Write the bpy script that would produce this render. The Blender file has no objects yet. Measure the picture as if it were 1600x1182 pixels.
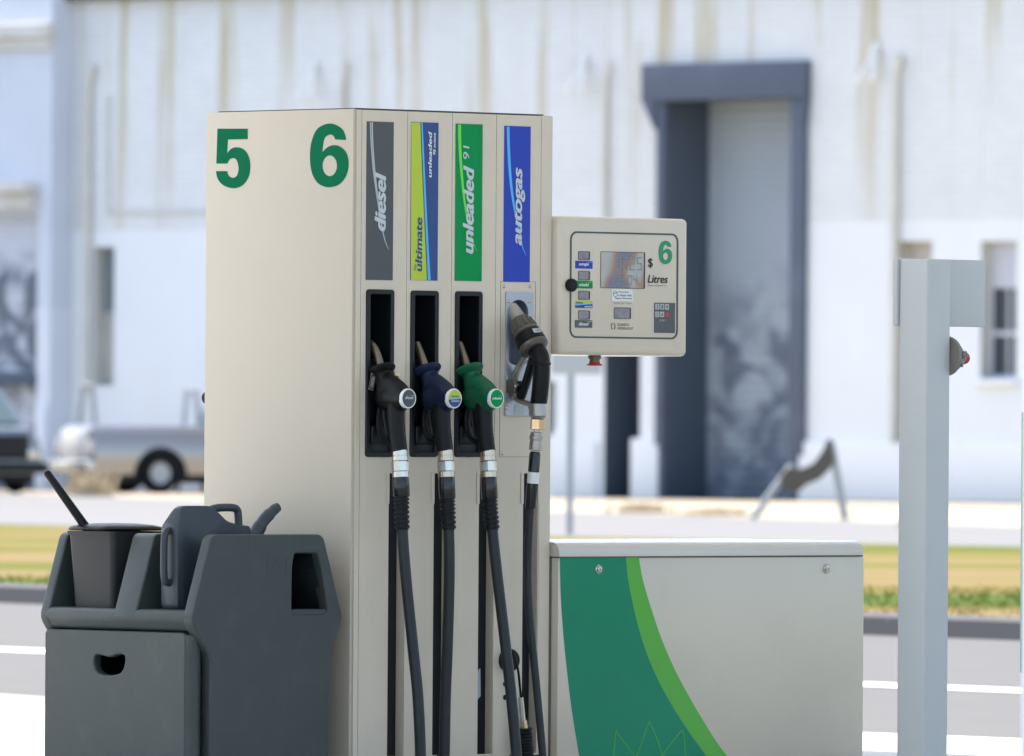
import bpy, bmesh, math, random
from mathutils import Vector, Matrix
random.seed(7)
S = bpy.context.scene
COL = S.collection
R = math.radians

# ------------------------------------------------------------------ camera
FPX = 16000.0            # focal length in photograph pixels (1600 wide)
EYE = Vector((0, 0, 1.2))
PITCH = math.atan(74 / FPX)
ROLL = 0.007
F = Vector((0, math.cos(PITCH), math.sin(PITCH)))
U0 = Vector((0, -math.sin(PITCH), math.cos(PITCH)))
X0 = Vector((1, 0, 0))
RT = X0 * math.cos(ROLL) + U0 * math.sin(ROLL)
UP = U0 * math.cos(ROLL) - X0 * math.sin(ROLL)
cd = bpy.data.cameras.new('camera')
cam = bpy.data.objects.new('camera', cd)
COL.objects.link(cam)
m = Matrix((RT, UP, -F)).transposed().to_4x4()
m.translation = EYE
cam.matrix_world = m
cd.sensor_width = 36
cd.lens = 36 * FPX / 1600
cd.clip_start = 0.5
cd.clip_end = 5000
cd.dof.use_dof = True
cd.dof.focus_distance = 32.1
cd.dof.aperture_fstop = 9.0
S.camera = cam

# ------------------------------------------------------------------ light
SUN_EL, SUN_AZ = R(58), math.atan2(-0.62, 0.78)
w = bpy.data.worlds.new('World')
S.world = w
w.use_nodes = True
nt = w.node_tree
sky = nt.nodes.new('ShaderNodeTexSky')
sky.sky_type = 'NISHITA'
sky.sun_disc = False
sky.sun_elevation = SUN_EL
sky.sun_rotation = SUN_AZ
sky.dust_density = 2.4
sky.ozone_density = 1.0
bg = nt.nodes['Background']
bg.inputs[1].default_value = 0.15
nt.links.new(sky.outputs[0], bg.inputs[0])
sd = bpy.data.lights.new('sun', 'SUN')
sd.energy = 3.4
sd.angle = R(0.5)
sd.color = (1.0, 0.95, 0.87)
so = bpy.data.objects.new('sun', sd)
COL.objects.link(so)
tosun = Vector((math.sin(SUN_AZ) * math.cos(SUN_EL), math.cos(SUN_AZ) * math.cos(SUN_EL), math.sin(SUN_EL)))
so.rotation_euler = tosun.to_track_quat('Z', 'Y').to_euler()
so.location = (0, 0, 30)
S.view_settings.view_transform = 'Standard'
S.view_settings.look = 'None'
S.view_settings.gamma = 1
S.view_settings.exposure = 1.5
S.render.engine = 'CYCLES'

# ------------------------------------------------------------------ measuring helpers
def ray(px, py):
    return F + RT * ((px - 800) / FPX) + UP * ((591 - py) / FPX)

class Frame:
    """a standing frame: local x along a facade, y into it, z up"""
    def __init__(s, ox, oy, rz, oz=0.0):
        s.M = Matrix.Translation((ox, oy, oz)) @ Matrix.Rotation(rz, 4, 'Z')
        s.I = s.M.inverted()
        s.o = (ox, oy, oz); s.rz = rz
    def _hit(s, px, py, ax, val):
        o = s.I @ EYE
        d = s.I.to_3x3() @ ray(px, py)
        t = (val - o[ax]) / d[ax]
        return o + d * t
    def fy(s, px, py, y=0.0):          # point on plane y -> (x, z)
        p = s._hit(px, py, 1, y); return (p.x, p.z)
    def fx(s, px, py, x=0.0):          # point on plane x -> (y, z)
        p = s._hit(px, py, 0, x); return (p.y, p.z)

def ground(px, py, z=0.0):
    d = ray(px, py)
    t = (z - EYE.z) / d.z
    return EYE + d * t

# ------------------------------------------------------------------ materials
def mat(name, col, rough=0.5, metal=0.0, var=0.06, vscale=6.0, bump=0.0, bscale=80.0, spec=0.5, coat=0.0, dirt=None, dscale=2.0, trans=0.0, aniso_streak=False):
    mm = bpy.data.materials.new(name)
    mm.use_nodes = True
    t = mm.node_tree
    b = t.nodes['Principled BSDF']
    b.inputs['Roughness'].default_value = rough
    b.inputs['Metallic'].default_value = metal
    b.inputs['Specular IOR Level'].default_value = spec
    b.inputs['Coat Weight'].default_value = coat
    b.inputs['Coat Roughness'].default_value = 0.15
    b.inputs['Transmission Weight'].default_value = trans
    tc = t.nodes.new('ShaderNodeTexCoord')
    mp = t.nodes.new('ShaderNodeMapping')
    t.links.new(tc.outputs['Object'], mp.inputs[0])
    if aniso_streak:
        mp.inputs['Scale'].default_value = (3.0, 3.0, 0.35)
    n = t.nodes.new('ShaderNodeTexNoise')
    n.inputs['Scale'].default_value = vscale
    n.inputs['Detail'].default_value = 6
    t.links.new(mp.outputs[0], n.inputs['Vector'])
    mx = t.nodes.new('ShaderNodeMix'); mx.data_type = 'RGBA'
    a = [max(0, c * (1 - var)) for c in col[:3]] + [1]
    c2 = [min(1, c * (1 + var)) for c in col[:3]] + [1]
    mx.inputs[6].default_value = a; mx.inputs[7].default_value = c2
    t.links.new(n.outputs[0], mx.inputs[0])
    out = mx.outputs[2]
    if dirt:
        n2 = t.nodes.new('ShaderNodeTexNoise'); n2.inputs['Scale'].default_value = dscale; n2.inputs['Detail'].default_value = 8
        n2.inputs['Roughness'].default_value = 0.65
        t.links.new(mp.outputs[0], n2.inputs['Vector'])
        rp = t.nodes.new('ShaderNodeValToRGB')
        rp.color_ramp.elements[0].position = 0.5; rp.color_ramp.elements[1].position = 0.72
        t.links.new(n2.outputs[0], rp.inputs[0])
        ma = t.nodes.new('ShaderNodeMath'); ma.operation = 'MULTIPLY'; ma.inputs[1].default_value = dirt[3]
        t.links.new(rp.outputs[0], ma.inputs[0])
        m2 = t.nodes.new('ShaderNodeMix'); m2.data_type = 'RGBA'
        t.links.new(ma.outputs[0], m2.inputs[0]); t.links.new(out, m2.inputs[6]); m2.inputs[7].default_value = (*dirt[:3], 1)
        out = m2.outputs[2]
    t.links.new(out, b.inputs['Base Color'])
    # roughness variation
    mr = t.nodes.new('ShaderNodeMapRange')
    mr.inputs[3].default_value = max(0.02, rough * 0.85); mr.inputs[4].default_value = min(1, rough * 1.18)
    t.links.new(n.outputs[0], mr.inputs[0]); t.links.new(mr.outputs[0], b.inputs['Roughness'])
    if bump:
        n3 = t.nodes.new('ShaderNodeTexNoise'); n3.inputs['Scale'].default_value = bscale; n3.inputs['Detail'].default_value = 3
        t.links.new(tc.outputs['Object'], n3.inputs['Vector'])
        bp = t.nodes.new('ShaderNodeBump'); bp.inputs['Strength'].default_value = bump; bp.inputs['Distance'].default_value = 0.002
        t.links.new(n3.outputs[0], bp.inputs['Height']); t.links.new(bp.outputs[0], b.inputs['Normal'])
    return mm

M = {}
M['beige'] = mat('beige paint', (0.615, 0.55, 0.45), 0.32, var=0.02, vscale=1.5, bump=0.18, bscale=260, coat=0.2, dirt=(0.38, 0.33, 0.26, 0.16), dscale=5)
M['beige_side'] = mat('beige paint shaded for side', (0.505, 0.458, 0.38), 0.5, spec=0.3, var=0.02, vscale=1.2, bump=0.10, bscale=220, dirt=(0.40, 0.37, 0.31, 0.12), dscale=3)  # front paint darkened here, side shading put into the colour
M['seam'] = mat('dark seam and gap fill', (0.12, 0.11, 0.09), 0.7)  # even dark fill for panel joints and the gaps round the cabinet
M['cabinet'] = mat('brushed beige steel', (0.60, 0.54, 0.45), 0.34, metal=0.12, var=0.05, vscale=1.2, bump=0.03, bscale=300, dirt=(0.40, 0.39, 0.34, 0.25), dscale=1.6)
M['cap'] = mat('pale painted cap', (0.60, 0.56, 0.50), 0.2, var=0.02, coat=0.4)
M['black'] = mat('black rubber', (0.006, 0.007, 0.008), 0.42, var=0.12, vscale=20, bump=0.1, bscale=300, spec=0.2)
M['hose'] = mat('black hose rubber', (0.012, 0.015, 0.018), 0.42, var=0.15, vscale=12, bump=0.15, bscale=200, spec=0.35, dirt=(0.035, 0.035, 0.035, 0.35), dscale=14)
M['well'] = mat('black moulded plastic', (0.008, 0.011, 0.014), 0.42, var=0.1, vscale=10, bump=0.1, bscale=300, spec=0.3)
M['cuff'] = mat('glossy black plastic', (0.007, 0.009, 0.011), 0.2, var=0.05, coat=0.2, spec=0.4)
M['spout'] = mat('worn aluminium spout', (0.20, 0.175, 0.14), 0.35, metal=0.8, var=0.15, vscale=25)
M['chrome'] = mat('chromed metal', (0.50, 0.49, 0.47), 0.2, metal=1.0, var=0.1, vscale=30)
M['nickel'] = mat('warm nickel metal', (0.46, 0.40, 0.34), 0.22, metal=1.0, var=0.1, vscale=30)
M['brass'] = mat('brass', (0.62, 0.47, 0.30), 0.25, metal=0.9, var=0.1)
M['alu'] = mat('cast aluminium', (0.38, 0.37, 0.35), 0.4, metal=0.8, var=0.12, vscale=20, bump=0.2, bscale=120)
M['gun'] = mat('grey brown coupling metal', (0.13, 0.12, 0.105), 0.4, metal=0.6, var=0.15, vscale=20)
M['plate'] = mat('blue grey steel plate', (0.36, 0.40, 0.48), 0.3, metal=0.55, var=0.08, vscale=9, dirt=(0.2, 0.22, 0.28, 0.4), dscale=8)
M['navy'] = mat('navy nozzle plastic', (0.006, 0.012, 0.042), 0.42, var=0.12, vscale=15, bump=0.1, spec=0.3)
M['green_noz'] = mat('green nozzle plastic', (0.002, 0.10, 0.045), 0.42, var=0.12, vscale=15, bump=0.1, spec=0.3)
M['black_noz'] = mat('black nozzle plastic', (0.004, 0.005, 0.006), 0.36, var=0.12, vscale=15, bump=0.1, spec=0.22)
M['green_num'] = mat('green vinyl', (0.0, 0.125, 0.055), 0.6, var=0.02, spec=0.05)
M['white'] = mat('white vinyl', (0.72, 0.73, 0.75), 0.4, var=0.02)
M['silver_ink'] = mat('pale silver lettering', (0.52, 0.57, 0.62), 0.4, var=0.02)
M['ink'] = mat('black ink', (0.02, 0.025, 0.025), 0.5)
M['sign_grey'] = mat('charcoal sign vinyl', (0.075, 0.087, 0.098), 0.3, spec=0.25, var=0.05, vscale=4)
M['sign_green'] = mat('green sign vinyl', (0.0, 0.26, 0.07), 0.45, var=0.03, spec=0.12)
M['sign_blue'] = mat('blue sign vinyl', (0.022, 0.055, 0.43), 0.35, var=0.03, spec=0.2)
M['sign_navy'] = mat('navy sign vinyl', (0.035, 0.075, 0.24), 0.35, var=0.03, spec=0.2)
M['lime'] = mat('lime sign vinyl', (0.42, 0.55, 0.03), 0.3, var=0.02)
M['cyan'] = mat('sky blue vinyl', (0.06, 0.42, 0.86), 0.3)
M['lime_line'] = mat('bright green vinyl', (0.13, 0.66, 0.05), 0.3)
M['grey_line'] = mat('pale grey vinyl', (0.42, 0.47, 0.50), 0.3)
M['teal'] = mat('deep green vinyl', (0.004, 0.225, 0.12), 0.3, spec=0.25, var=0.10, vscale=2.5, dirt=(0.02, 0.20, 0.12, 0.5), dscale=2)
M['leaf'] = mat('light green vinyl', (0.08, 0.40, 0.045), 0.25, var=0.05, vscale=4)
M['bin'] = mat('charcoal plastic', (0.044, 0.056, 0.055), 0.45, var=0.10, vscale=3, bump=0.4, bscale=350, spec=0.35, dirt=(0.075, 0.085, 0.080, 0.4), dscale=9)
M['bin_shade'] = mat('pocket shade plastic', (0.02, 0.026, 0.03), 0.5, var=0.07, bump=0.25, bscale=350)  # bin plastic darkened so the pocket's shade sits in the colour
M['can'] = mat('slate plastic', (0.034, 0.046, 0.060), 0.42, spec=0.4, var=0.08, vscale=5, bump=0.1)
M['bucket'] = mat('grey bucket plastic', (0.026, 0.028, 0.030), 0.5, var=0.06, spec=0.3)
M['post'] = mat('pale blue grey painted post', (0.48, 0.505, 0.505), 0.45, var=0.04, vscale=2, bump=0.1, bscale=120, dirt=(0.38, 0.42, 0.45, 0.3), dscale=3)
M['alarm'] = mat('grey cast housing', (0.21, 0.20, 0.17), 0.5, metal=0.3, var=0.2, vscale=30)
M['red'] = mat('red plastic', (0.38, 0.015, 0.02), 0.35)
M['redbrown'] = mat('dull red plastic', (0.42, 0.05, 0.03), 0.45)
M['keypad'] = mat('keypad slate', (0.075, 0.085, 0.095), 0.45)
M['key'] = mat('pale keys', (0.40, 0.43, 0.45), 0.4)
M['asphalt'] = mat('asphalt', (0.082, 0.079, 0.074), 0.85, var=0.12, vscale=1.2, bump=0.6, bscale=60, dirt=(0.075, 0.075, 0.075, 0.6), dscale=0.5)
M['path'] = mat('pale road surface', (0.138, 0.135, 0.132), 0.85, var=0.06, vscale=0.6, bump=0.3, bscale=40, dirt=(0.16, 0.16, 0.16, 0.4), dscale=0.3)
M['line'] = mat('road paint', (0.75, 0.75, 0.73), 0.6, var=0.05, vscale=6, dirt=(0.4, 0.4, 0.4, 0.25), dscale=4)
M['concrete'] = mat('pale concrete', (0.57, 0.55, 0.51), 0.75, var=0.06, vscale=1.0, bump=0.3, bscale=50, dirt=(0.45, 0.43, 0.40, 0.4), dscale=0.7)
M['kerb'] = mat('kerb concrete', (0.05, 0.053, 0.056), 0.85, var=0.15, vscale=3)
M['kerbtop'] = mat('weathered kerb', (0.27, 0.24, 0.21), 0.85, var=0.2, vscale=2)
M['dirt'] = mat('pale gravel', (0.315, 0.27, 0.205), 0.95, var=0.15, vscale=0.9, bump=0.8, bscale=15, dirt=(0.27, 0.20, 0.09, 0.8), dscale=0.35)
M['chrometrim'] = mat('car trim', (0.6, 0.6, 0.6), 0.25, metal=0.9)
M['tyre'] = mat('tyre rubber', (0.010, 0.011, 0.013), 0.8, spec=0.2)
M['rim'] = mat('wheel rim', (0.42, 0.43, 0.46), 0.4, metal=0.2)
M['carsilver'] = mat('silver beige car paint', (0.36, 0.33, 0.30), 0.22, metal=0.55, var=0.04, vscale=1.5, coat=0.8)
M['skysheen'] = mat('painted sky reflection blue', (0.36, 0.44, 0.60), 0.35, var=0.05)  # sky reflection on the ute's top, put in as colour
M['carwhite'] = mat('white car paint', (0.50, 0.51, 0.53), 0.3, var=0.03, coat=0.7)
M['cardark'] = mat('dark teal car paint', (0.24, 0.28, 0.31), 0.22, metal=0.4, var=0.05, coat=0.8)
M['carunder'] = mat('underbody black', (0.012, 0.013, 0.015), 0.8)
M['carglass'] = mat('tinted car glass', (0.10, 0.15, 0.145), 0.06, var=0.02, spec=0.9)
M['taillight'] = mat('lamp plastic', (0.5, 0.46, 0.45), 0.2)
M['rust'] = mat('rusted steel', (0.10, 0.088, 0.07), 0.8, var=0.3, vscale=6, dirt=(0.16, 0.09, 0.05, 0.5), dscale=5)
M['galv'] = mat('weathered galvanised steel', (0.33, 0.36, 0.36), 0.6, metal=0.3, var=0.1)
M['timber'] = mat('grey weathered timber', (0.34, 0.34, 0.33), 0.8, var=0.2, vscale=5)
M['drybush'] = mat('dry grass blades', (0.58, 0.48, 0.32), 0.8, var=0.4, vscale=3)
M['door_navy'] = mat('navy painted render', (0.088, 0.108, 0.148), 0.7, var=0.12, vscale=1.5, dirt=(0.15, 0.17, 0.22, 0.5), dscale=1)
M['jamb'] = mat('dark blue grey jamb', (0.075, 0.10, 0.135), 0.75, var=0.15, vscale=2)
M['darkglass'] = mat('dark window glass', (0.04, 0.06, 0.075), 0.1, spec=0.7)
M['winframe'] = mat('white window timber', (0.55, 0.57, 0.62), 0.6)
M['cream'] = mat('weathered cream render', (0.58, 0.57, 0.52), 0.8, var=0.06, vscale=2, dirt=(0.48, 0.45, 0.33, 0.5), dscale=1.5)
M['ledge'] = mat('pale ledge render', (0.66, 0.64, 0.60), 0.8, var=0.08, vscale=3, dirt=(0.46, 0.40, 0.28, 0.5), dscale=1.5)
M['eave'] = mat('dark gutter steel', (0.06, 0.085, 0.085), 0.6)
M['pipe'] = mat('weathered downpipe', (0.64, 0.625, 0.56), 0.7, var=0.15, vscale=2)
M['canopy'] = mat('white canopy steel', (0.80, 0.80, 0.78), 0.5, var=0.02)
M['roofing'] = mat('weathered roof sheet', (0.3, 0.3, 0.31), 0.6)

def wall_material(name, upper, lower, zline, streak=0.6, brick=True, graffiti=False, seed=0.0, gz=(4.6, 3.4), gr=(0.42, 0.62)):
    mm = bpy.data.materials.new(name); mm.use_nodes = True
    t = mm.node_tree; b = t.nodes['Principled BSDF']
    b.inputs['Roughness'].default_value = 0.85
    L = t.links.new
    tc = t.nodes.new('ShaderNodeTexCoord')
    sp = t.nodes.new('ShaderNodeSeparateXYZ'); L(tc.outputs['Object'], sp.inputs[0])
    cb = t.nodes.new('ShaderNodeCombineXYZ'); L(sp.outputs[0], cb.inputs[0]); L(sp.outputs[2], cb.inputs[1])
    # vertical streaks
    mp = t.nodes.new('ShaderNodeMapping'); L(cb.outputs[0], mp.inputs[0])
    mp.inputs['Scale'].default_value = (1.2, 0.05, 1); mp.inputs['Location'].default_value = (seed, 0.3, 0)
    n1 = t.nodes.new('ShaderNodeTexNoise'); n1.inputs['Scale'].default_value = 1.25; n1.inputs['Detail'].default_value = 5; n1.inputs['Roughness'].default_value = 0.6
    L(mp.outputs[0], n1.inputs['Vector'])
    r1 = t.nodes.new('ShaderNodeValToRGB'); r1.color_ramp.elements[0].position = 0.535; r1.color_ramp.elements[1].position = 0.61
    L(n1.outputs[0], r1.inputs[0])
    mr = t.nodes.new('ShaderNodeMapRange'); mr.inputs[1].default_value = 3.9; mr.inputs[2].default_value = 8.0
    mr.inputs[3].default_value = 0.12; mr.inputs[4].default_value = streak
    L(sp.outputs[2], mr.inputs[0])
    mu = t.nodes.new('ShaderNodeMath'); mu.operation = 'MULTIPLY'; L(r1.outputs[0], mu.inputs[0]); L(mr.outputs[0], mu.inputs[1])
    # mottling
    n2 = t.nodes.new('ShaderNodeTexNoise'); n2.inputs['Scale'].default_value = 0.9; n2.inputs['Detail'].default_value = 8; L(cb.outputs[0], n2.inputs['Vector'])
    base = t.nodes.new('ShaderNodeMix'); base.data_type = 'RGBA'
    base.inputs[6].default_value = (*[c * 0.90 for c in upper], 1); base.inputs[7].default_value = (*[min(1, c * 1.06) for c in upper], 1)
    L(n2.outputs[0], base.inputs[0])
    col = base.outputs[2]
    if brick:
        bt = t.nodes.new('ShaderNodeTexBrick'); L(cb.outputs[0], bt.inputs['Vector'])
        bt.inputs['Scale'].default_value = 1.0; bt.inputs['Brick Width'].default_value = 0.26; bt.inputs['Row Height'].default_value = 0.11
        bt.inputs['Mortar Size'].default_value = 0.014; bt.inputs['Mortar Smooth'].default_value = 0.3
        bt.inputs['Color1'].default_value = (1, 1, 1, 1); bt.inputs['Color2'].default_value = (0.9, 0.9, 0.9, 1); bt.inputs['Mortar'].default_value = (0.72, 0.72, 0.70, 1)
        mb = t.nodes.new('ShaderNodeMix'); mb.data_type = 'RGBA'; mb.blend_type = 'MULTIPLY'; mb.inputs[0].default_value = 0.5
        L(col, mb.inputs[6]); L(bt.outputs[0], mb.inputs[7]); col = mb.outputs[2]
    st = t.nodes.new('ShaderNodeMix'); st.data_type = 'RGBA'
    L(mu.outputs[0], st.inputs[0]); L(col, st.inputs[6]); st.inputs[7].default_value = (0.47, 0.385, 0.20, 1)
    col = st.outputs[2]
    # lower smooth paint band
    gt = t.nodes.new('ShaderNodeMath'); gt.operation = 'LESS_THAN'; gt.inputs[1].default_value = zline; L(sp.outputs[2], gt.inputs[0])
    lo = t.nodes.new('ShaderNodeMix'); lo.data_type = 'RGBA'
    lw = t.nodes.new('ShaderNodeMix'); lw.data_type = 'RGBA'
    lw.inputs[6].default_value = (*[c * 0.94 for c in lower], 1); lw.inputs[7].default_value = (*[min(1, c * 1.03) for c in lower], 1)
    L(n2.outputs[0], lw.inputs[0])
    L(gt.outputs[0], lo.inputs[0]); L(col, lo.inputs[6]); L(lw.outputs[2], lo.inputs[7])
    col = lo.outputs[2]
    if graffiti:
        g = t.nodes.new('ShaderNodeTexNoise'); g.inputs['Scale'].default_value = 1.15; g.inputs['Detail'].default_value = 4; g.inputs['Distortion'].default_value = 1.2
        L(cb.outputs[0], g.inputs['Vector'])
        rg = t.nodes.new('ShaderNodeValToRGB'); rg.color_ramp.elements[0].position = gr[0]; rg.color_ramp.elements[1].position = gr[1]
        L(g.outputs[0], rg.inputs[0])
        z1 = t.nodes.new('ShaderNodeMapRange'); z1.inputs[1].default_value = gz[0]; z1.inputs[2].default_value = gz[1]; L(sp.outputs[2], z1.inputs[0])
        mg = t.nodes.new('ShaderNodeMath'); mg.operation = 'MULTIPLY'; L(rg.outputs[0], mg.inputs[0]); L(z1.outputs[0], mg.inputs[1])
        m3 = t.nodes.new('ShaderNodeMath'); m3.operation = 'MULTIPLY'; L(mg.outputs[0], m3.inputs[0]); m3.inputs[1].default_value = graffiti[3]
        gm = t.nodes.new('ShaderNodeMix'); gm.data_type = 'RGBA'; L(m3.outputs[0], gm.inputs[0]); L(col, gm.inputs[6]); gm.inputs[7].default_value = (*graffiti[:3], 1)
        col = gm.outputs[2]
    L(col, b.inputs['Base Color'])
    return mm

M['wall'] = wall_material('whitewashed stained brick', (0.76, 0.765, 0.75), (0.79, 0.80, 0.80), 4.55, streak=0.8)
M['annexwall'] = wall_material('pale blue painted render', (0.62, 0.655, 0.72), (0.68, 0.71, 0.76), 3.2, streak=0.15, brick=False, seed=3.0)
M['annexshut'] = wall_material('graffitied pale roller door', (0.62, 0.64, 0.70), (0.62, 0.64, 0.70), 0.0, streak=0.1, brick=True, graffiti=(0.12, 0.14, 0.17, 0.95), seed=5.0, gz=(4.3, 3.8), gr=(0.38, 0.56))
M['shutter'] = wall_material('graffitied grey roller shutter', (0.38, 0.43, 0.475), (0.34, 0.385, 0.44), 0.6, streak=0.1, brick=False, graffiti=(0.11, 0.135, 0.18, 0.9), seed=9.0, gz=(4.0, 2.7), gr=(0.38, 0.60))

def grass_material():
    mm = bpy.data.materials.new('patchy lawn'); mm.use_nodes = True
    t = mm.node_tree; b = t.nodes['Principled BSDF']; b.inputs['Roughness'].default_value = 0.95
    b.inputs['Specular IOR Level'].default_value = 0.1
    L = t.links.new
    g = t.nodes.new('ShaderNodeNewGeometry')
    mp = t.nodes.new('ShaderNodeMapping'); mp.inputs['Rotation'].default_value = (0, 0, R(54)); mp.inputs['Scale'].default_value = (0.07, 0.24, 1)
    L(g.outputs['Position'], mp.inputs[0])
    n = t.nodes.new('ShaderNodeTexNoise'); n.inputs['Scale'].default_value = 1.0; n.inputs['Detail'].default_value = 7; n.inputs['Roughness'].default_value = 0.6
    L(mp.outputs[0], n.inputs['Vector'])
    r = t.nodes.new('ShaderNodeValToRGB')
    e = r.color_ramp.elements
    e[0].position = 0.40; e[0].color = (0.092, 0.140, 0.026, 1)
    e[1].position = 0.60; e[1].color = (0.30, 0.215, 0.11, 1)
    k = r.color_ramp.elements.new(0.50); k.color = (0.21, 0.195, 0.04, 1)
    L(n.outputs[0], r.inputs[0]); L(r.outputs[0], b.inputs['Base Color'])
    tr = t.nodes.new('ShaderNodeBsdfTranslucent'); L(r.outputs[0], tr.inputs['Color'])
    ms = t.nodes.new('ShaderNodeMixShader'); ms.inputs[0].default_value = 0.35
    L(b.outputs[0], ms.inputs[1]); L(tr.outputs[0], ms.inputs[2]); L(ms.outputs[0], t.nodes['Material Output'].inputs['Surface'])
    return mm
M['grass'] = grass_material()

# ------------------------------------------------------------------ object helpers
def tag(o, label=None, cat=None, group=None, kind=None):
    if label: o['label'] = label
    if cat: o['category'] = cat
    if group: o['group'] = group
    if kind: o['kind'] = kind
    return o

def empty(name, loc=(0, 0, 0), rz=0.0, label=None, cat=None, group=None):
    o = bpy.data.objects.new(name, None); COL.objects.link(o)
    o.empty_display_size = 0.2
    o.location = loc; o.rotation_euler = (0, 0, rz)
    return tag(o, label, cat, group)

def link(name, me, material, parent=None, smooth=None):
    o = bpy.data.objects.new(name, me); COL.objects.link(o)
    if material is not None:
        me.materials.clear()
        me.materials.append(M[material] if isinstance(material, str) else material)
    if parent is not None: o.parent = parent
    if smooth is not None: shade(me, smooth)
    return o

def shade(me, ang):
    if ang <= 0: return
    bm = bmesh.new(); bm.from_mesh(me)
    for f in bm.faces: f.smooth = True
    for e in bm.edges:
        if len(e.link_faces) == 2:
            if e.calc_face_angle(0) > R(ang): e.smooth = False
    bm.to_mesh(me); bm.free()

def bm_mesh(bm, name='m'):
    bmesh.ops.recalc_face_normals(bm, faces=bm.faces)
    me = bpy.data.meshes.new(name); bm.to_mesh(me); bm.free(); return me

def add_box(bm, lo, hi, bev=0.0, seg=3, Mx=None):
    t = bmesh.new()
    bmesh.ops.create_cube(t, size=1)
    for v in t.verts:
        v.co = Vector([(lo[i] + hi[i]) / 2 + v.co[i] * (hi[i] - lo[i]) for i in range(3)])
    if bev: bmesh.ops.bevel(t, geom=t.edges[:], offset=bev, segments=seg, profile=0.5, affect='EDGES')
    if Mx is not None: t.transform(Mx)
    join(bm, t)

def join(bm, t):
    me = bpy.data.meshes.new('tmp'); t.to_mesh(me); t.free(); bm.from_mesh(me); bpy.data.meshes.remove(me)

def box(name, lo, hi, material, parent=None, bev=0.0, seg=3):
    bm = bmesh.new(); add_box(bm, lo, hi, bev, seg)
    return link(name, bm_mesh(bm, name), material, parent, 35 if bev else None)

def add_tube(bm, pts, rad, seg=16, caps=True, side=None, flat=1.0):
    """sweep a circle (or ellipse: rad in plane, rad*flat along 'side') through pts"""
    pts = [Vector(p) for p in pts]
    if not hasattr(rad, '__len__'): rad = [rad] * len(pts)
    rings = []
    prev = None
    for i, p in enumerate(pts):
        if i == 0: d = pts[1] - pts[0]
        elif i == len(pts) - 1: d = pts[-1] - pts[-2]
        else: d = (pts[i + 1] - pts[i]).normalized() + (pts[i] - pts[i - 1]).normalized()
        d = d.normalized() if d.length > 1e-9 else Vector((0, 0, 1))
        if side is not None: a = Vector(side)
        elif prev is not None: a = prev
        else: a = Vector((1, 0, 0)) if abs(d.x) < 0.8 else Vector((0, 1, 0))
        a = (a - d * a.dot(d)).normalized(); b = d.cross(a); prev = a
        fl = flat[i] if hasattr(flat, '__len__') else flat
        rings.append([bm.verts.new(p + a * (math.cos(2 * math.pi * k / seg) * rad[i] * fl) + b * (math.sin(2 * math.pi * k / seg) * rad[i])) for k in range(seg)])
    for i in range(len(rings) - 1):
        for k in range(seg):
            bm.faces.new((rings[i][k], rings[i][(k + 1) % seg], rings[i + 1][(k + 1) % seg], rings[i + 1][k]))
    if caps:
        bm.faces.new(rings[0][::-1]); bm.faces.new(rings[-1])

def tube(name, pts, rad, material, parent=None, seg=20, side=None, flat=1.0, sm=40):
    bm = bmesh.new(); add_tube(bm, pts, rad, seg, True, side, flat)
    return link(name, bm_mesh(bm, name), material, parent, sm)

def spline(pts, n=8):
    """Catmull-Rom"""
    pts = [Vector(p) for p in pts]; out = []
    for i in range(len(pts) - 1):
        p0 = pts[max(i - 1, 0)]; p1 = pts[i]; p2 = pts[i + 1]; p3 = pts[min(i + 2, len(pts) - 1)]
        for k in range(n):
            t = k / n
            out.append(0.5 * ((2 * p1) + (p2 - p0) * t + (2 * p0 - 5 * p1 + 4 * p2 - p3) * t * t + (3 * p1 - p0 - 3 * p2 + p3) * t ** 3))
    out.append(pts[-1]); return out

def axis_lathe(name, prof, origin, axis, material, parent=None, seg=32, sm=35):
    """prof: (distance along axis, radius)"""
    o = Vector(origin); ax = Vector(axis).normalized()
    bm = bmesh.new()
    q = ax.to_track_quat('Z', 'Y').to_matrix()
    rings = []
    for d, r in prof:
        rings.append([bm.verts.new(o + q @ Vector((math.cos(2 * math.pi * k / seg) * max(r, 1e-5), math.sin(2 * math.pi * k / seg) * max(r, 1e-5), d))) for k in range(seg)])
    for i in range(len(rings) - 1):
        for k in range(seg):
            bm.faces.new((rings[i][k], rings[i][(k + 1) % seg], rings[i + 1][(k + 1) % seg], rings[i + 1][k]))
    bm.faces.new(rings[0][::-1]); bm.faces.new(rings[-1])
    return link(name, bm_mesh(bm, name), material, parent, sm)

FRONT = Matrix(((1, 0, 0, 0), (0, 0, -1, 0), (0, 1, 0, 0), (0, 0, 0, 1)))     # (u,v,w) -> (u,-w,v)
SIDE = Matrix(((0, 0, -1, 0), (1, 0, 0, 0), (0, 1, 0, 0), (0, 0, 0, 1)))      # (u,v,w) -> (-w,u,v)
FLAT = Matrix.Identity(4)

def eval_mesh(o):
    dg = bpy.context.evaluated_depsgraph_get(); dg.update()
    me = bpy.data.meshes.new_from_object(o.evaluated_get(dg)); return me

def curve_mesh(polys, thick=0.0005, bevel=0.0, bseg=3):
    cu = bpy.data.curves.new('c', 'CURVE'); cu.dimensions = '2D'; cu.fill_mode = 'BOTH'
    cu.extrude = thick; cu.bevel_depth = bevel; cu.bevel_resolution = bseg
    for p in polys:
        s = cu.splines.new('POLY'); s.points.add(len(p) - 1)
        for i, q in enumerate(p): s.points[i].co = (q[0], q[1], 0, 1)
        s.use_cyclic_u = True
    o = bpy.data.objects.new('c', cu); COL.objects.link(o)
    me = eval_mesh(o); bpy.data.objects.remove(o); bpy.data.curves.remove(cu)
    return me

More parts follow.
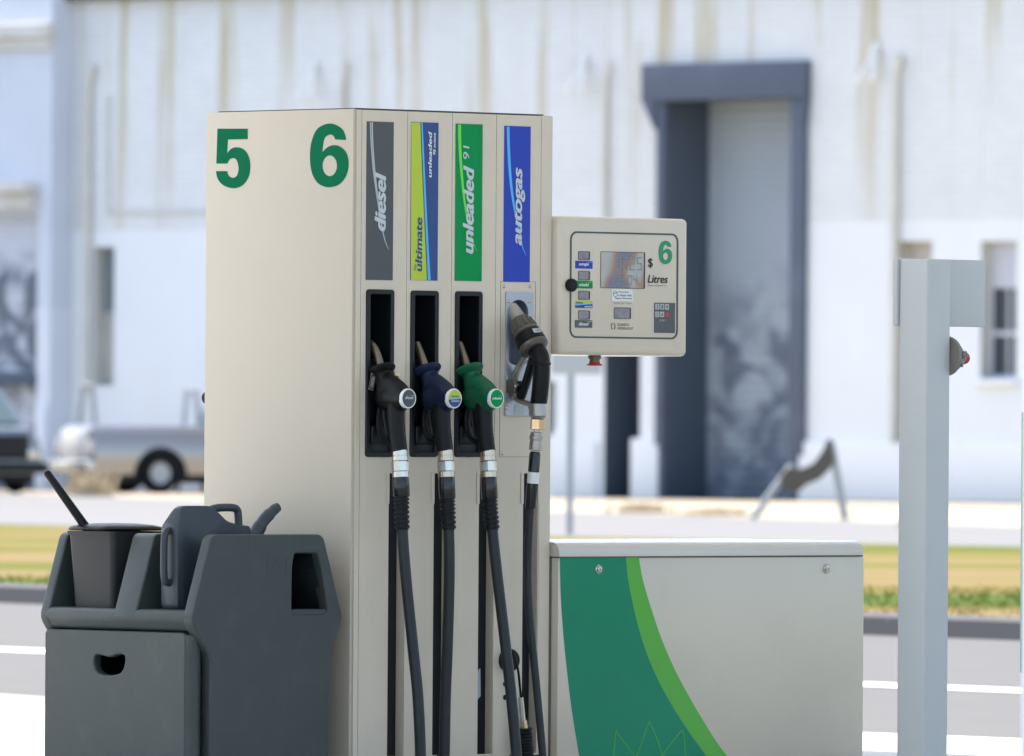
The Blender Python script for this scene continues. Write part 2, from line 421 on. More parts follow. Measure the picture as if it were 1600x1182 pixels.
def shape(name, polys, material, parent, T=FRONT, off=0.0, thick=0.0005, bevel=0.0, bseg=3, sm=30):
    """flat shape with holes, lying on plane T at distance off outward"""
    me = curve_mesh(polys, thick, bevel, bseg)
    me.transform(T @ Matrix.Translation((0, 0, off)))
    return link(name, me, material, parent, sm if bevel else None)

def rrect(x0, x1, z0, z1, r, n=6):
    x0, x1 = min(x0, x1), max(x0, x1); z0, z1 = min(z0, z1), max(z0, z1)
    out = []
    for cx, cz, a0 in ((x1 - r, z1 - r, 0), (x0 + r, z1 - r, 90), (x0 + r, z0 + r, 180), (x1 - r, z0 + r, 270)):
        for k in range(n + 1):
            a = R(a0 + 90 * k / n); out.append((cx + r * math.cos(a), cz + r * math.sin(a)))
    return out

def rpoly(pts, r, n=5):
    """round the corners of a polygon"""
    out = []; N = len(pts)
    for i in range(N):
        p = Vector(pts[i]); a = (Vector(pts[i - 1]) - p); b = (Vector(pts[(i + 1) % N]) - p)
        rr = min(r, a.length * 0.45, b.length * 0.45)
        s = p + a.normalized() * rr; e = p + b.normalized() * rr
        for k in range(n + 1):
            t = k / n
            q = s * (1 - t) ** 2 + p * 2 * t * (1 - t) + e * t * t; out.append((q.x, q.y))
    return out

_tc = {}
def text_mesh(body, offset=0.0, shear=0.0, spacing=1.0):
    bold = offset; offset = 0.0
    key = (body, bold, shear, spacing)
    if key not in _tc:
        cu = bpy.data.curves.new('t', 'FONT'); cu.body = body; cu.size = 1; cu.offset = offset; cu.shear = shear; cu.space_character = spacing
        cu.extrude = 0.0; cu.resolution_u = 6; cu.fill_mode = 'FRONT'
        o = bpy.data.objects.new('t', cu); COL.objects.link(o)
        me = eval_mesh(o); bpy.data.objects.remove(o); bpy.data.curves.remove(cu)
        if bold > 0:      # heavier strokes: slightly shifted layers
            bm = bmesh.new()
            for i, (sx_, sy_) in enumerate(((0, 0), (1, 0), (2, 0), (0.3, 0.5), (1.7, 0.5), (1, -0.5))):
                m2_ = me.copy(); m2_.transform(Matrix.Translation((sx_ * bold * 1.05, sy_ * bold * 1.0, 0.00006 * i))); bm.from_mesh(m2_); bpy.data.meshes.remove(m2_)
            me = bpy.data.meshes.new('t'); bm.to_mesh(me); bm.free()
        _tc[key] = me
    return _tc[key].copy()

def text(name, body, rect, material, parent, T=FRONT, off=0.001, vertical=False, offset=0.0, shear=0.0, spacing=1.0, mirror=False):
    """fit the text's bounding box into rect (u0,u1,v0,v1); vertical: reads upwards"""
    me = text_mesh(body, offset, shear, spacing)
    xs = [v.co.x for v in me.vertices]; ys = [v.co.y for v in me.vertices]
    a0, a1, b0, b1 = min(xs), max(xs), min(ys), max(ys)
    u0, u1, v0, v1 = rect
    for v in me.vertices:
        s = (v.co.x - a0) / (a1 - a0); t = (v.co.y - b0) / (b1 - b0)
        if vertical: v.co = Vector((u1 + (u0 - u1) * t, v0 + (v1 - v0) * s, v.co.z))
        else: v.co = Vector((u0 + (u1 - u0) * s, v0 + (v1 - v0) * t, v.co.z))
    me.transform(T @ Matrix.Translation((0, 0, off)))
    return link(name, me, material, parent)

def grid_panel(bm, x0, x1, z0, z1, holes, y0, depth, edge=0.0):
    """face at y0 with rectangular holes (x0,x1,z0,z1) whose walls go back by depth"""
    xs = sorted(set([x0, x1] + [h[0] for h in holes] + [h[1] for h in holes]))
    zs = sorted(set([z0, z1] + [h[2] for h in holes] + [h[3] for h in holes]))
    xs = [x for x in xs if x0 - 1e-9 <= x <= x1 + 1e-9]; zs = [z for z in zs if z0 - 1e-9 <= z <= z1 + 1e-9]
    vd = {}
    def V(x, y, z):
        k = (round(x, 6), round(y, 6), round(z, 6))
        if k not in vd: vd[k] = bm.verts.new((x, y, z))
        return vd[k]
    for i in range(len(xs) - 1):
        for j in range(len(zs) - 1):
            cx, cz = (xs[i] + xs[i + 1]) / 2, (zs[j] + zs[j + 1]) / 2
            if any(h[0] < cx < h[1] and h[2] < cz < h[3] for h in holes): continue
            bm.faces.new((V(xs[i], y0, zs[j]), V(xs[i + 1], y0, zs[j]), V(xs[i + 1], y0, zs[j + 1]), V(xs[i], y0, zs[j + 1])))
    def wall(a, b, c, d, y1):
        bm.faces.new((V(a, y0, b), V(c, y0, d), V(c, y1, d), V(a, y1, b)))
    if depth:
        for h in holes:
            for j in range(len(zs) - 1):
                if h[2] - 1e-9 <= zs[j] and zs[j + 1] <= h[3] + 1e-9:
                    wall(h[0], zs[j], h[0], zs[j + 1], y0 + depth); wall(h[1], zs[j], h[1], zs[j + 1], y0 + depth)
            for i in range(len(xs) - 1):
                if h[0] - 1e-9 <= xs[i] and xs[i + 1] <= h[1] + 1e-9:
                    wall(xs[i], h[2], xs[i + 1], h[2], y0 + depth); wall(xs[i], h[3], xs[i + 1], h[3], y0 + depth)
    if edge:
        for j in range(len(zs) - 1):
            wall(x0, zs[j], x0, zs[j + 1], y0 + edge); wall(x1, zs[j], x1, zs[j + 1], y0 + edge)
        for i in range(len(xs) - 1):
            wall(xs[i], z0, xs[i + 1], z0, y0 + edge); wall(xs[i], z1, xs[i + 1], z1, y0 + edge)

# ================================================================== SETTING: ground
DIRV = Vector((0.588, -0.809, 0))
def sheet(name, z, near, far, material, ext_a=150, ext_b=150, thick=0.0):
    """near/far: ((px,py),(px,py)) pixel pairs or world lines"""
    def ln(pp, ea, eb):
        a = ground(*pp[0]); b = ground(*pp[1]); d = (b - a).normalized()
        return a - d * ea, b + d * eb
    n0, n1 = ln(near, ext_a, ext_b); f0, f1 = ln(far, ext_a, ext_b)
    bm = bmesh.new()
    top = [bm.verts.new((p.x, p.y, z)) for p in (n0, n1, f1, f0)]
    bm.faces.new(top)
    if thick:
        bot = [bm.verts.new((p.x, p.y, z - thick)) for p in (n0, n1, f1, f0)]
        for i in range(4): bm.faces.new((top[i], top[(i + 1) % 4], bot[(i + 1) % 4], bot[i]))
    o = link(name, bm_mesh(bm, name), material); tag(o, kind='structure'); return o

def gline(px0, py0, px1, py1): return ((px0, py0), (px1, py1))
bm = bmesh.new()
for sx, sy in ((-1, -1), (1, -1), (1, 1), (-1, 1)): bm.verts.new((sx * 1800, sy * 1800 + 100, 0))
bm.faces.new(bm.verts[:]); tag(link('ground', bm_mesh(bm), 'dirt'), kind='structure')
L_pathfar = gline(0, 772, 1600, 824)
L_grassfar = gline(0, 834, 1500, 869)
L_kerb = gline(0, 944, 1500, 1000)
L_line = gline(0, 1018, 1500, 1080)
L_near = gline(0, 1098, 1500, 1157)
L_behind = ((-9000, 100), )
sheet('road_beyond', 0.004, L_grassfar, L_pathfar, 'path', 120, 26)
sheet('road', 0.008, L_near, L_kerb, 'asphalt')
a, b = gline(0, 1015, 1500, 1076), gline(0, 1021.5, 1500, 1083)
sheet('road_line', 0.012, b, a, 'line')
# lawn verge: a raised slab behind the kerb
def along(pp, z, off):
    a = ground(*pp[0]); b = ground(*pp[1]); d = (b - a).normalized(); n = Vector((-d.y, d.x, 0))
    if n.y < 0: n = -n
    return a + n * off, b + n * off, d
ka, kb, kd = along(L_kerb, 0, 0.0); kn = Vector((-kd.y, kd.x, 0)); kn = -kn if kn.y < 0 else kn
ga, gb, gd = along(L_grassfar, 0, 0.0)
bm = bmesh.new()
pts = [ka + kn * 0.45 - kd * 150, kb + kn * 0.45 + kd * 150, gb + gd * 150, ga - gd * 150]
bm.faces.new([bm.verts.new((p.x, p.y, 0.10)) for p in pts])
tag(link('lawn', bm_mesh(bm), 'grass'), kind='structure')
bm = bmesh.new()
prof = [(0, 0), (0.02, 0.11), (0.05, 0.125), (0.44, 0.125), (0.45, 0.0)]
q0 = [bm.verts.new(ka - kd * 150 + kn * o_ + Vector((0, 0, z_))) for o_, z_ in prof]
q1 = [bm.verts.new(kb + kd * 150 + kn * o_ + Vector((0, 0, z_))) for o_, z_ in prof]
for i in range(4): bm.faces.new((q0[i], q0[i + 1], q1[i + 1], q1[i]))
tag(link('kerb', bm_mesh(bm), 'kerb'), kind='structure')
# forecourt slab (with joints) under the pumps and camera
na, nb, nd = along(L_near, 0, 0); nn = Vector((-nd.y, nd.x, 0)); nn = -nn if nn.y < 0 else nn
bm = bmesh.new()
P = [na - nd * 150, nb + nd * 150, nb + nd * 150 - nn * 140, na - nd * 150 - nn * 140]
tp = [bm.verts.new((p.x, p.y, 0.016)) for p in P]; bm.faces.new(tp)
tag(link('forecourt', bm_mesh(bm), 'concrete'), kind='structure')
# weathered crossover strip at the left end of the forecourt edge
bm = bmesh.new()
P = [ground(-300, 1070), ground(72, 1096), ground(72, 1106), ground(-300, 1092)]
bm.faces.new([bm.verts.new((p.x, p.y, 0.020)) for p in P]); tag(link('crossover', bm_mesh(bm), 'kerbtop'), kind='structure')

def blades(name, centre_fn, count, h, material, label=None, cat=None, kind=None, wid=0.02, z=0.0):
    bm = bmesh.new()
    for i in range(count):
        c = centre_fn(); a = random.uniform(0, math.pi); hh = h * random.uniform(0.4, 1.1)
        dx, dy = math.cos(a) * wid, math.sin(a) * wid; lx, ly = random.gauss(0, hh * 0.35), random.gauss(0, hh * 0.35)
        v = [bm.verts.new((c[0] - dx, c[1] - dy, z)), bm.verts.new((c[0] + dx, c[1] + dy, z)),
             bm.verts.new((c[0] + dx * 0.6 + lx * 0.5, c[1] + dy * 0.6 + ly * 0.5, z + hh * 0.6)), bm.verts.new((c[0] + lx, c[1] + ly, z + hh))]
        bm.faces.new(v)
    o = link(name, bm_mesh(bm), material)
    return tag(o, label, cat, None, kind)
def lawn_pt():
    s = random.random(); p = ga.lerp(gb, random.uniform(-0.3, 1.3)); q = ka.lerp(kb, random.uniform(-0.3, 1.3))
    p2 = (ka + kn * 0.5).lerp(kb + kn * 0.5, random.uniform(-0.4, 1.4)) + kn * random.random() * 34
    return (p2.x, p2.y)
cl_ = [(ka + kn * 0.55).lerp(kb + kn * 0.55, random.uniform(-0.4, 1.4)) + kn * random.uniform(0.2, 7) for i in range(60)]
def clump_pt():
    c = random.choice(cl_); return (c.x + random.gauss(0, 0.45), c.y + random.gauss(0, 0.9))
blades('grass', clump_pt, 7000, 0.032, 'grass', kind='stuff', wid=0.012, z=0.10)

# ================================================================== WAREHOUSE
BF = Frame(0.0, 172.0, R(-45))
wh = empty('warehouse', BF.o, BF.rz, 'long whitewashed brick warehouse with rust streaks and a tall dark doorway', 'warehouse')
UL = BF.fy(112, 400)[0]; UR = BF.fy(1600, 400)[0] + 22
ZT = BF.fy(112, 2)[1]
def bx(px, py=500, y=0): return BF.fy(px, py, y)[0]
def bz(px, py, y=0): return BF.fy(px, py, y)[1]
door = (bx(1042, 450), bx(1243, 450), 0.0, bz(1140, 152))
door2 = (bx(944, 650), bx(1000, 650), 0.0, bz(970, 420))
win0 = (bx(836, 640), bx(868, 640), bz(850, 680), bz(850, 596))
winA = (bx(1398, 520), bx(1456, 520), bz(1430, 690), bz(1430, 377))
winB = (bx(1532, 500), bx(1588, 500), bz(1560, 592), bz(1560, 377))
winL = (bx(147, 440), bx(179, 440), bz(160, 603), bz(160, 386))
holes = [door, door2, win0, winA, winB, winL]
bm = bmesh.new()
grid_panel(bm, UL, UR, 0.0, ZT, holes, 0.0, 0.0)
add_box(bm, (UL, 1.6, 0), (UR, 14, ZT - 0.003))
grid_panel(bm, UL, UR, 0, ZT, [], 1.59, 0)
for h in holes: pass
link('wall', bm_mesh(bm), 'wall', wh)
# reveals
def reveal(h, depth, material, name='reveal'):
    bm = bmesh.new()
    x0, x1, z0, z1 = h
    for a, b, c, d in ((x0, z0, x0, z1), (x1, z0, x1, z1), (x0, z1, x1, z1), (x0, z0, x1, z0)):
        bm.faces.new([bm.verts.new(p) for p in ((a, 0, b), (c, 0, d), (c, depth, d), (a, depth, b))])
    return link(name, bm_mesh(bm), material, wh)
reveal(door, 1.0, 'jamb', 'door_recess'); reveal(door2, 1.1, 'jamb', 'door_recess')
for h in (win0,): reveal(h, 0.25, 'cream', 'window_reveal')
for h in (winA, winB, winL): reveal(h, 0.34, 'cream', 'window_reveal')
def slatted(name, x0, x1, z0, z1, y, material, pitch=0.10):
    bm = bmesh.new(); n = int((z1 - z0) / pitch); prev = None
    for i in range(n + 1):
        for dz, dy in ((0, 0.0), (0.5, -0.03)):
            z = z0 + (i + dz) * (z1 - z0) / (n + 1)
            row = (bm.verts.new((x0, y + dy, z)), bm.verts.new((x1, y + dy, z)))
            if prev: bm.faces.new((prev[0], prev[1], row[1], row[0]))
            prev = row
    row = (bm.verts.new((x0, y, z1)), bm.verts.new((x1, y, z1))); bm.faces.new((prev[0], prev[1], row[1], row[0]))
    return link(name, bm_mesh(bm), material, wh)
slatted('roller_shutter', door[0], door[1], door[2], door[3], 1.0, 'shutter', 0.16)
slatted('roller_shutter', door2[0], door2[1], door2[2], door2[3], 1.1, 'timber', 0.3)
# door surround
df = bmesh.new()
zl = bz(1140, 158)
xl0, xl1 = bx(1012, 130), bx(1268, 130)
jl, jr = bx(1030, 450), bx(1262, 450)
add_box(df, (xl0, -0.16, zl + 0.02), (xl1, 0.1, bz(1140, 98)), 0.02)
add_box(df, (jl, -0.10, 0.9), (door[0] + 0.002, 0.2, zl + 0.02), 0.01)
add_box(df, (door[1] - 0.05, -0.10, 0.75), (jr, 0.2, zl + 0.02), 0.01)
add_box(df, (jl + 0.08, -0.08, 0.0), (door[0] + 0.002, 0.2, 0.9), 0.01)
add_box(df, (door[1] - 0.05, -0.08, 0.0), (jr - 0.15, 0.2, 0.75), 0.01)
# sloping haunches under the lintel
for x0, x1, s in ((xl0, jl, 1), (jr, xl1, -1)):
    v = [df.verts.new(p) for p in ((x0, -0.14, zl + 0.02), (x1, -0.14, zl + 0.02), (x1 if s > 0 else x0, -0.14, zl - 0.45), (x0, 0.02, zl + 0.02), (x1, 0.02, zl + 0.02), (x1 if s > 0 else x0, 0.02, zl - 0.45))]
    df.faces.new((v[0], v[1], v[2])); df.faces.new((v[3], v[5], v[4])); df.faces.new((v[0], v[2], v[5], v[3])); df.faces.new((v[1], v[4], v[5], v[2]))
link('door_surround', bm_mesh(df), 'door_navy', wh, 30)
# plinths beside the doors (white flared bases)
bm = bmesh.new()
add_box(bm, (bx(1000, 720) - 0.16, -0.08, 0), (jl + 0.06, 0.12, 1.0), 0.03)
add_box(bm, (bx(900, 720), -0.08, 0), (door2[0] - 0.12, 0.12, bz(920, 690)), 0.03)
add_box(bm, (win0[1] + 0.02, -0.08, 0), (bx(893, 720), 0.12, bz(880, 670)), 0.03)
add_box(bm, (jr - 0.12, -0.08, 0), (UR, 0.12, bz(1290, 690)), 0.03)
add_box(bm, (UL + 0.5, -0.08, 0), (win0[0] - 0.02, 0.12, bz(300, 690)), 0.03)
link('plinth', bm_mesh(bm), M['wall'], wh, 30)
# windows
def window(h, kind):
    x0, x1, z0, z1 = h
    if kind == 'blank':
        bm = bmesh.new(); add_box(bm, (x0, 0.30, z0), (x1, 0.36, z1)); o = link('blocked_window', bm_mesh(bm), 'cream', wh); return o
    bm = bmesh.new()
    zt = z1 - (z1 - z0) * 0.34
    add_box(bm, (x0, 0.24, zt), (x1, 0.30, z1))
    fx = 0.05
    add_box(bm, (x0, 0.24, z0), (x0 + fx, 0.30, zt)); add_box(bm, (x1 - fx, 0.24, z0), (x1, 0.30, zt))
    zm = (z0 + zt) / 2
    add_box(bm, (x0 + fx, 0.24, zm - 0.04), (x1 - fx, 0.30, zm + 0.04)); add_box(bm, (x0 + fx, 0.24, z0), (x1 - fx, 0.30, z0 + 0.06))
    xm = (x0 + x1) / 2
    add_box(bm, (xm - 0.02, 0.245, z0 + 0.06), (xm + 0.02, 0.295, zt))
    o = link('window', bm_mesh(bm), 'winframe', wh)
    bm = bmesh.new(); add_box(bm, (x0 + fx, 0.27, z0), (x1 - fx, 0.28, zt)); link('glass', bm_mesh(bm), 'darkglass', o)
    bm = bmesh.new(); add_box(bm, (x0 - 0.08, -0.12, z0 - 0.12), (x1 + 0.08, 0.05, z0 - 0.003), 0.02); link('sill', bm_mesh(bm), 'wall', o, 30)
    return o
window(winA, 'blank'); window(winB, 'sash')
o = window((winL[0], winL[1], winL[2], bz(160, 492)), 'blank')
bm = bmesh.new(); zz = bz(160, 492)
add_box(bm, (winL[0], 0.24, zz), (winL[1], 0.28, winL[3]))
M['paleglass'] = mat('dusty pale window glass', (0.19, 0.225, 0.23), 0.3)
o = link('window', bm_mesh(bm), 'winframe', wh); bm = bmesh.new()
add_box(bm, (winL[0] + 0.03, 0.22, zz + 0.05), (winL[1] - 0.03, 0.23, winL[3] - 0.05)); link('glass', bm_mesh(bm), 'paleglass', o)
slatted('vent_louvre', win0[0], win0[1], win0[2], win0[3], 0.25, 'galv', 0.08)
# gutter, downpipes, panel moulding
bm = bmesh.new(); add_box(bm, (UL - 0.2, -0.22, ZT + 0.003), (UR + 0.2, 0.3, ZT + 0.20)); link('gutter', bm_mesh(bm), 'eave', wh)
bm = bmesh.new()
v = [bm.verts.new(p) for p in ((UL, 0.0, ZT + 0.21), (UR, 0.0, ZT + 0.21), (UR, 7, ZT + 2.2), (UL, 7, ZT + 2.2), (UL, 14, ZT + 0.21), (UR, 14, ZT + 0.21))]
bm.faces.new((v[0], v[1], v[2], v[3])); bm.faces.new((v[3], v[2], v[5], v[4])); bm.faces.new((v[0], v[3], v[4])); bm.faces.new((v[1], v[5], v[2]))
link('roof', bm_mesh(bm), 'roofing', wh)
for px, y0_, y1_, rr in ((140, 135, 610, 0.07), (537, 130, 700, 0.05), (948, 130, 560, 0.05), (1402, 120, 690, 0.07)):
    x = bx(px, 400); zt_, zb_ = bz(px, y0_), bz(px, y1_)
    tube('downpipe', [(x, -0.07, zb_), (x, -0.07, zt_), (x + 0.12, -0.1, zt_ + 0.35)], rr, 'pipe', wh, 10)
bm = bmesh.new()
zp = bz(260, 332)
add_box(bm, (bx(168, 300), -0.03, zp - 0.04), (bx(780, 300), 0.02, zp + 0.04))
add_box(bm, (bx(168, 300), -0.03, zp + 0.04), (bx(172, 300), 0.02, bz(170, 150)))
link('moulding', bm_mesh(bm), 'cream', wh)
# wall lamps on raked brackets
for px, py in ((495, 130), (917, 122), (1372, 105)):
    x, z = BF.fy(px, py)
    bm = bmesh.new()
    add_tube(bm, [(x, -0.02, z + 0.30), (x - 0.13, -0.34, z - 0.25)], 0.042, 8)
    add_tube(bm, [(x, -0.02, z + 0.30), (x + 0.16, -0.30, z - 0.25)], 0.042, 8)
    add_tube(bm, [(x, -0.02, z + 0.38), (x, -0.12, z + 0.2)], 0.06, 8)
    o = link('wall_bracket', bm_mesh(bm), 'canopy', wh)

# ---- annex at the left, standing forward of the warehouse
AN = Frame(*(lambda p: (p.x, p.y))(Vector(BF.M @ Vector((UL, -0.5, 0)))), R(-45))
an = empty('annex', AN.o, AN.rz, 'pale blue rendered building with cornice and graffitied door at the left edge', 'building')
AX = -14.0
aZ = AN.fy(50, 45)[1]
dz0, dz1 = 0.0, AN.fy(30, 335)[1]; dx1 = AN.fy(58, 450)[0]; dx0 = dx1 - 2.6
bm = bmesh.new()
grid_panel(bm, AX, 0.0, 0, 9.5, [(dx0, dx1, dz0, dz1)], 0.0, 0.35)
add_box(bm, (AX, 0.36, 0), (-0.003, 8, 9.497))
bm.faces.new([bm.verts.new(p) for p in ((0, 0, 0), (0, 8, 0), (0, 8, 9.5), (0, 0, 9.5))])
link('wall', bm_mesh(bm), 'annexwall', an)
bm = bmesh.new()
prev = None
for i in range(46):
    z = dz0 + (dz1 - dz0) * i / 45; row = (bm.verts.new((dx0, 0.3 - (i % 2) * 0.02, z)), bm.verts.new((dx1, 0.3 - (i % 2) * 0.02, z)))
    if prev: bm.faces.new((prev[0], prev[1], row[1], row[0]))
    prev = row
link('roller_door', bm_mesh(bm), 'annexshut', an)
bm = bmesh.new()
add_box(bm, (AX, -0.22, aZ - 0.18), (0.12, 0.02, aZ + 0.10), 0.03); add_box(bm, (AX, -0.12, aZ - 0.36), (0.06, 0.02, aZ - 0.182), 0.02)
link('cornice', bm_mesh(bm), 'ledge', an, 30)
hz = AN.fy(30, 290)[1]; hx = AN.fy(60, 300)[0]
bm = bmesh.new(); add_box(bm, (dx0 - 0.2, -0.36, hz - 0.14), (hx, 0.02, hz + 0.05), 0.02); add_box(bm, (dx0 - 0.1, -0.2, hz - 0.42), (hx - 0.05, 0.02, hz - 0.142), 0.03)
link('door_hood', bm_mesh(bm), 'ledge', an, 30)
bm = bmesh.new(); z_ = AN.fy(25, 592)[1]
add_box(bm, (dx0, -0.06, z_ - 0.12), (dx1, 0.10, z_ + 0.12), 0.02); link('guard_rail', bm_mesh(bm), 'jamb', an, 30)
bm = bmesh.new(); add_box(bm, (dx1 + 0.02, -0.05, 0), (-0.05, 0.02, 1.5), 0.02); link('plinth', bm_mesh(bm), 'annexwall', an, 30)

# ================================================================== street things behind
# bent steel sculpture on two props
p = ground(1245, 812); SC = Frame(p.x, p.y, R(-8))
sc = empty('steel_sculpture', SC.o, SC.rz, 'dark rusty curved steel crescent on two raked legs before the white wall', 'sculpture')
def sp(px, py): x, z = SC.fy(px, py); return Vector((x, 0, z))
up = [(1219, 748), (1232, 731), (1250, 735), (1272, 726), (1287, 706), (1296, 684)]
lo_ = [(1304, 718), (1296, 732), (1280, 748), (1258, 757), (1246, 768), (1230, 766)]
poly = [(sp(*q).x, sp(*q).z) for q in up + lo_]
shape('crescent', [rpoly(poly, 0.05)], 'rust', sc, FRONT, 0, 0.05, 0.012)
tube('leg', [sp(1238, 728), sp(1172, 815)], [0.05, 0.045], 'galv', sc, 10)
tube('leg', [sp(1299, 690), sp(1321, 818)], [0.045, 0.055], 'galv', sc, 10)
# sign pole
p = ground(890, 836)
pl = empty('sign_pole', (p.x, p.y, 0), 0, 'slim grey steel sign pole standing at the verge behind the display box', 'pole')
tube('pole', [(0, 0, 0), (0, 0, 2.3)], 0.035, 'galv', pl, 12)
PF = Frame(p.x, p.y, 0)
zs0 = PF.fy(890, 585)[1]
box('sign_plate', (-0.22, -0.05, zs0), (0.34, -0.036, zs0 + 0.55), 'cream', pl, 0.004)
# A frames beside the warehouse, behind the tray ute
for i, (pa, pb) in enumerate((((136, 604), 1.15), ((298, 612), 1.15))):
    Yp = 175.6
    X = ray(*pa).x / ray(*pa).y * Yp; zt_ = EYE.z + ray(*pa).z / ray(*pa).y * Yp
    o = empty('a_frame_stand', (X, Yp, 0), R(-20), ['grey steel A-frame stand rising behind the tailgate of the tray ute', 'grey steel A-frame stand half hidden behind the cream pump'][i], 'stand', 'A-frame stands along the warehouse wall')
    tube('leg', [(-0.24, 0, 0), (-0.07, 0, zt_)], 0.045, 'timber', o, 8)
    tube('leg', [(0.26, 0, 0), (0.10, 0, zt_)], 0.045, 'timber', o, 8)
    tube('crossbar', [(-0.09, 0, zt_), (0.12, 0, zt_)], 0.045, 'timber', o, 8)
# dry tufts
for i, (px, py, w_, h_, lab) in enumerate(((140, 776, 0.33, 0.42, 'dry straw bush in front of the tray ute tailgate'), (1000, 802, 0.35, 0.16, 'dry grass tuft left of the tall dark doorway'),
        (1120, 806, 0.5, 0.12, 'low dry grass patch at the foot of the tall doorway'), (1440, 826, 0.22, 0.12, 'small dry grass tuft behind the pale grey post'))):
    p = ground(px, py)
    blades('dry_shrub', lambda: (p.x + random.gauss(0, w_ * 0.5), p.y + random.gauss(0, w_ * 0.5)), 420, h_, 'drybush', lab, 'shrub', wid=0.014)
    bpy.data.objects[-1] if False else None

# ---- vehicles
def prism(bm, poly, y0, y1, taper=None):
    a = [bm.verts.new((x, y0, z)) for x, z in poly]; b = [bm.verts.new((x, y1, z)) for x, z in poly]
    bm.faces.new(a[::-1]); bm.faces.new(b)
    n = len(poly)
    for i in range(n): bm.faces.new((a[i], a[(i + 1) % n], b[(i + 1) % n], b[i]))
    return a, b
def wheel(parent, x, y, r=0.345, w_=0.2):
    s = 1 if y > 0 else -1
    t = axis_lathe('wheel', [(0, r * 0.52), (0, r * 0.92), (0.03, r), (w_ - 0.03, r), (w_, r * 0.92), (w_, r * 0.56), (w_ - 0.03, r * 0.52)], (x, y - s * w_ / 2, r), (0, s, 0), 'tyre', parent, 28)
    axis_lathe('rim', [(w_ - 0.08, r * 0.60), (w_ - 0.015, r * 0.58), (w_ - 0.028, r * 0.50), (w_ - 0.022, r * 0.2), (w_ - 0.01, r * 0.16), (w_ - 0.008, 0.001)], (x, y - s * w_ / 2, r), (0, s, 0), 'rim', t, 24)
def arch_profile(L0, L1, zb, top, wheels, ra=0.40):
    """side outline with wheel arch cut-outs; top: list of (x,z) from rear to front"""
    pts = [(L0, zb)]
    pts += top
    pts += [(L1, zb)]
    for wx in sorted(wheels, reverse=True):
        for k in range(0, 13):
            a = math.pi * k / 12
            pts.append((wx + ra * math.cos(a), max(zb, 0.32 + ra * math.sin(a) - 0.02)))
    return pts
def make_vehicle(name, loc, rz, label, kind, paint):
    o = empty(name, loc, rz, label, 'car' if kind == 'sedan' else 'ute')
    W = 0.86
    if kind == 'ute':       # +x is forward
        top = [(-2.35, 0.95), (-2.33, 1.08), (-2.28, 1.13), (0.05, 1.13), (0.10, 1.02), (0.9, 1.02), (0.95, 1.0), (2.0, 0.92), (2.25, 0.80), (2.30, 0.5)]
        wl = (-1.10, 1.62)
    else:
        top = [(-2.25, 0.55), (-2.20, 1.08), (-1.3, 1.16), (0.85, 1.17), (1.9, 1.13), (2.2, 1.06), (2.28, 0.8), (2.28, 0.45)]
        wl = (-1.35, 1.40)
    bm = bmesh.new()
    ra = 0.49; xa, xb = top[0][0], top[-1][0]
    xs = sorted(set([xa, xa + 0.04, xa + 0.12, xb - 0.04, xb - 0.12, xb] + [xa + (xb - xa) * k / 40 for k in range(41)] + [wx + ra * math.cos(math.pi * k / 14) for wx in wl for k in range(15)]))
    def ztop(x):
        for (x0_, z0_), (x1_, z1_) in zip(top, top[1:]):
            if x0_ <= x <= x1_ and x1_ > x0_: return z0_ + (z1_ - z0_) * (x - x0_) / (x1_ - x0_)
        return top[-2][1]
    def zbot(x):
        zb_ = 0.32
        for wx in wl:
            if abs(x - wx) < ra - 1e-6: zb_ = max(zb_, 0.30 + math.sqrt(ra * ra - (x - wx) ** 2))
        return zb_
    NL = 12
    def half(x, z, zt__):
        e_ = min(1, (x - xa) / 0.05, (xb - x) / 0.2); e_ = math.sqrt(max(0, 1 - (1 - e_) ** 2)) if e_ < 1 else 1
        t_ = max(0, (z - 0.62) / (zt__ - 0.62 + 1e-6)); lo = max(0, 0.62 - z)
        return W * (1 - 0.17 * t_ ** 3 - 0.05 * t_ - 0.25 * lo * lo) * (0.92 + 0.08 * e_)
    cols = []
    for x in xs:
        zt__, zb_ = ztop(x), zbot(x); zt__ = max(zt__, zb_ + 0.12)
        row = []
        for k in range(NL + 1):
            z = zb_ + (zt__ - zb_) * math.sin(math.pi / 2 * k / NL) if k else zb_
            h_ = half(x, z, zt__); row.append((bm.verts.new((x, -h_, z)), bm.verts.new((x, h_, z))))
        cols.append(row)
    for a_c, b_c in zip(cols, cols[1:]):
        for k in range(NL):
            for s in (0, 1): bm.faces.new((a_c[k][s], b_c[k][s], b_c[k + 1][s], a_c[k + 1][s]))
        bm.faces.new((a_c[NL][0], b_c[NL][0], b_c[NL][1], a_c[NL][1]))
    for c_ in (cols[0], cols[-1]):
        for k in range(NL): bm.faces.new((c_[k][0], c_[k][1], c_[k + 1][1], c_[k + 1][0]))
    body = link('body', bm_mesh(bm), paint, o, 38)
    box('underbody', (top[0][0] + 0.15, -W + 0.14, 0.17), (top[-1][0] - 0.15, W - 0.14, 0.86), 'carunder', o)
    for wx in wl:
        wheel(o, wx, -W + 0.10); wheel(o, wx, W - 0.10)
    # cabin
    if kind == 'ute': c0, c1, t0, t1, zt_, zb_ = 0.12, 1.35, 0.30, 0.85, 1.50, 1.0
    else: c0, c1, t0, t1, zt_, zb_ = -2.1, 1.72, -1.9, 1.05, 1.78, 1.14
    bm = bmesh.new()
    lowv = [(c0, -W + 0.06, zb_), (c1, -W + 0.06, zb_), (c1, W - 0.06, zb_), (c0, W - 0.06, zb_)]
    topv = [(t0, -W + 0.2, zt_), (t1, -W + 0.2, zt_), (t1, W - 0.2, zt_), (t0, W - 0.2, zt_)]
    A = [bm.verts.new(v) for v in lowv]; B = [bm.verts.new(v) for v in topv]
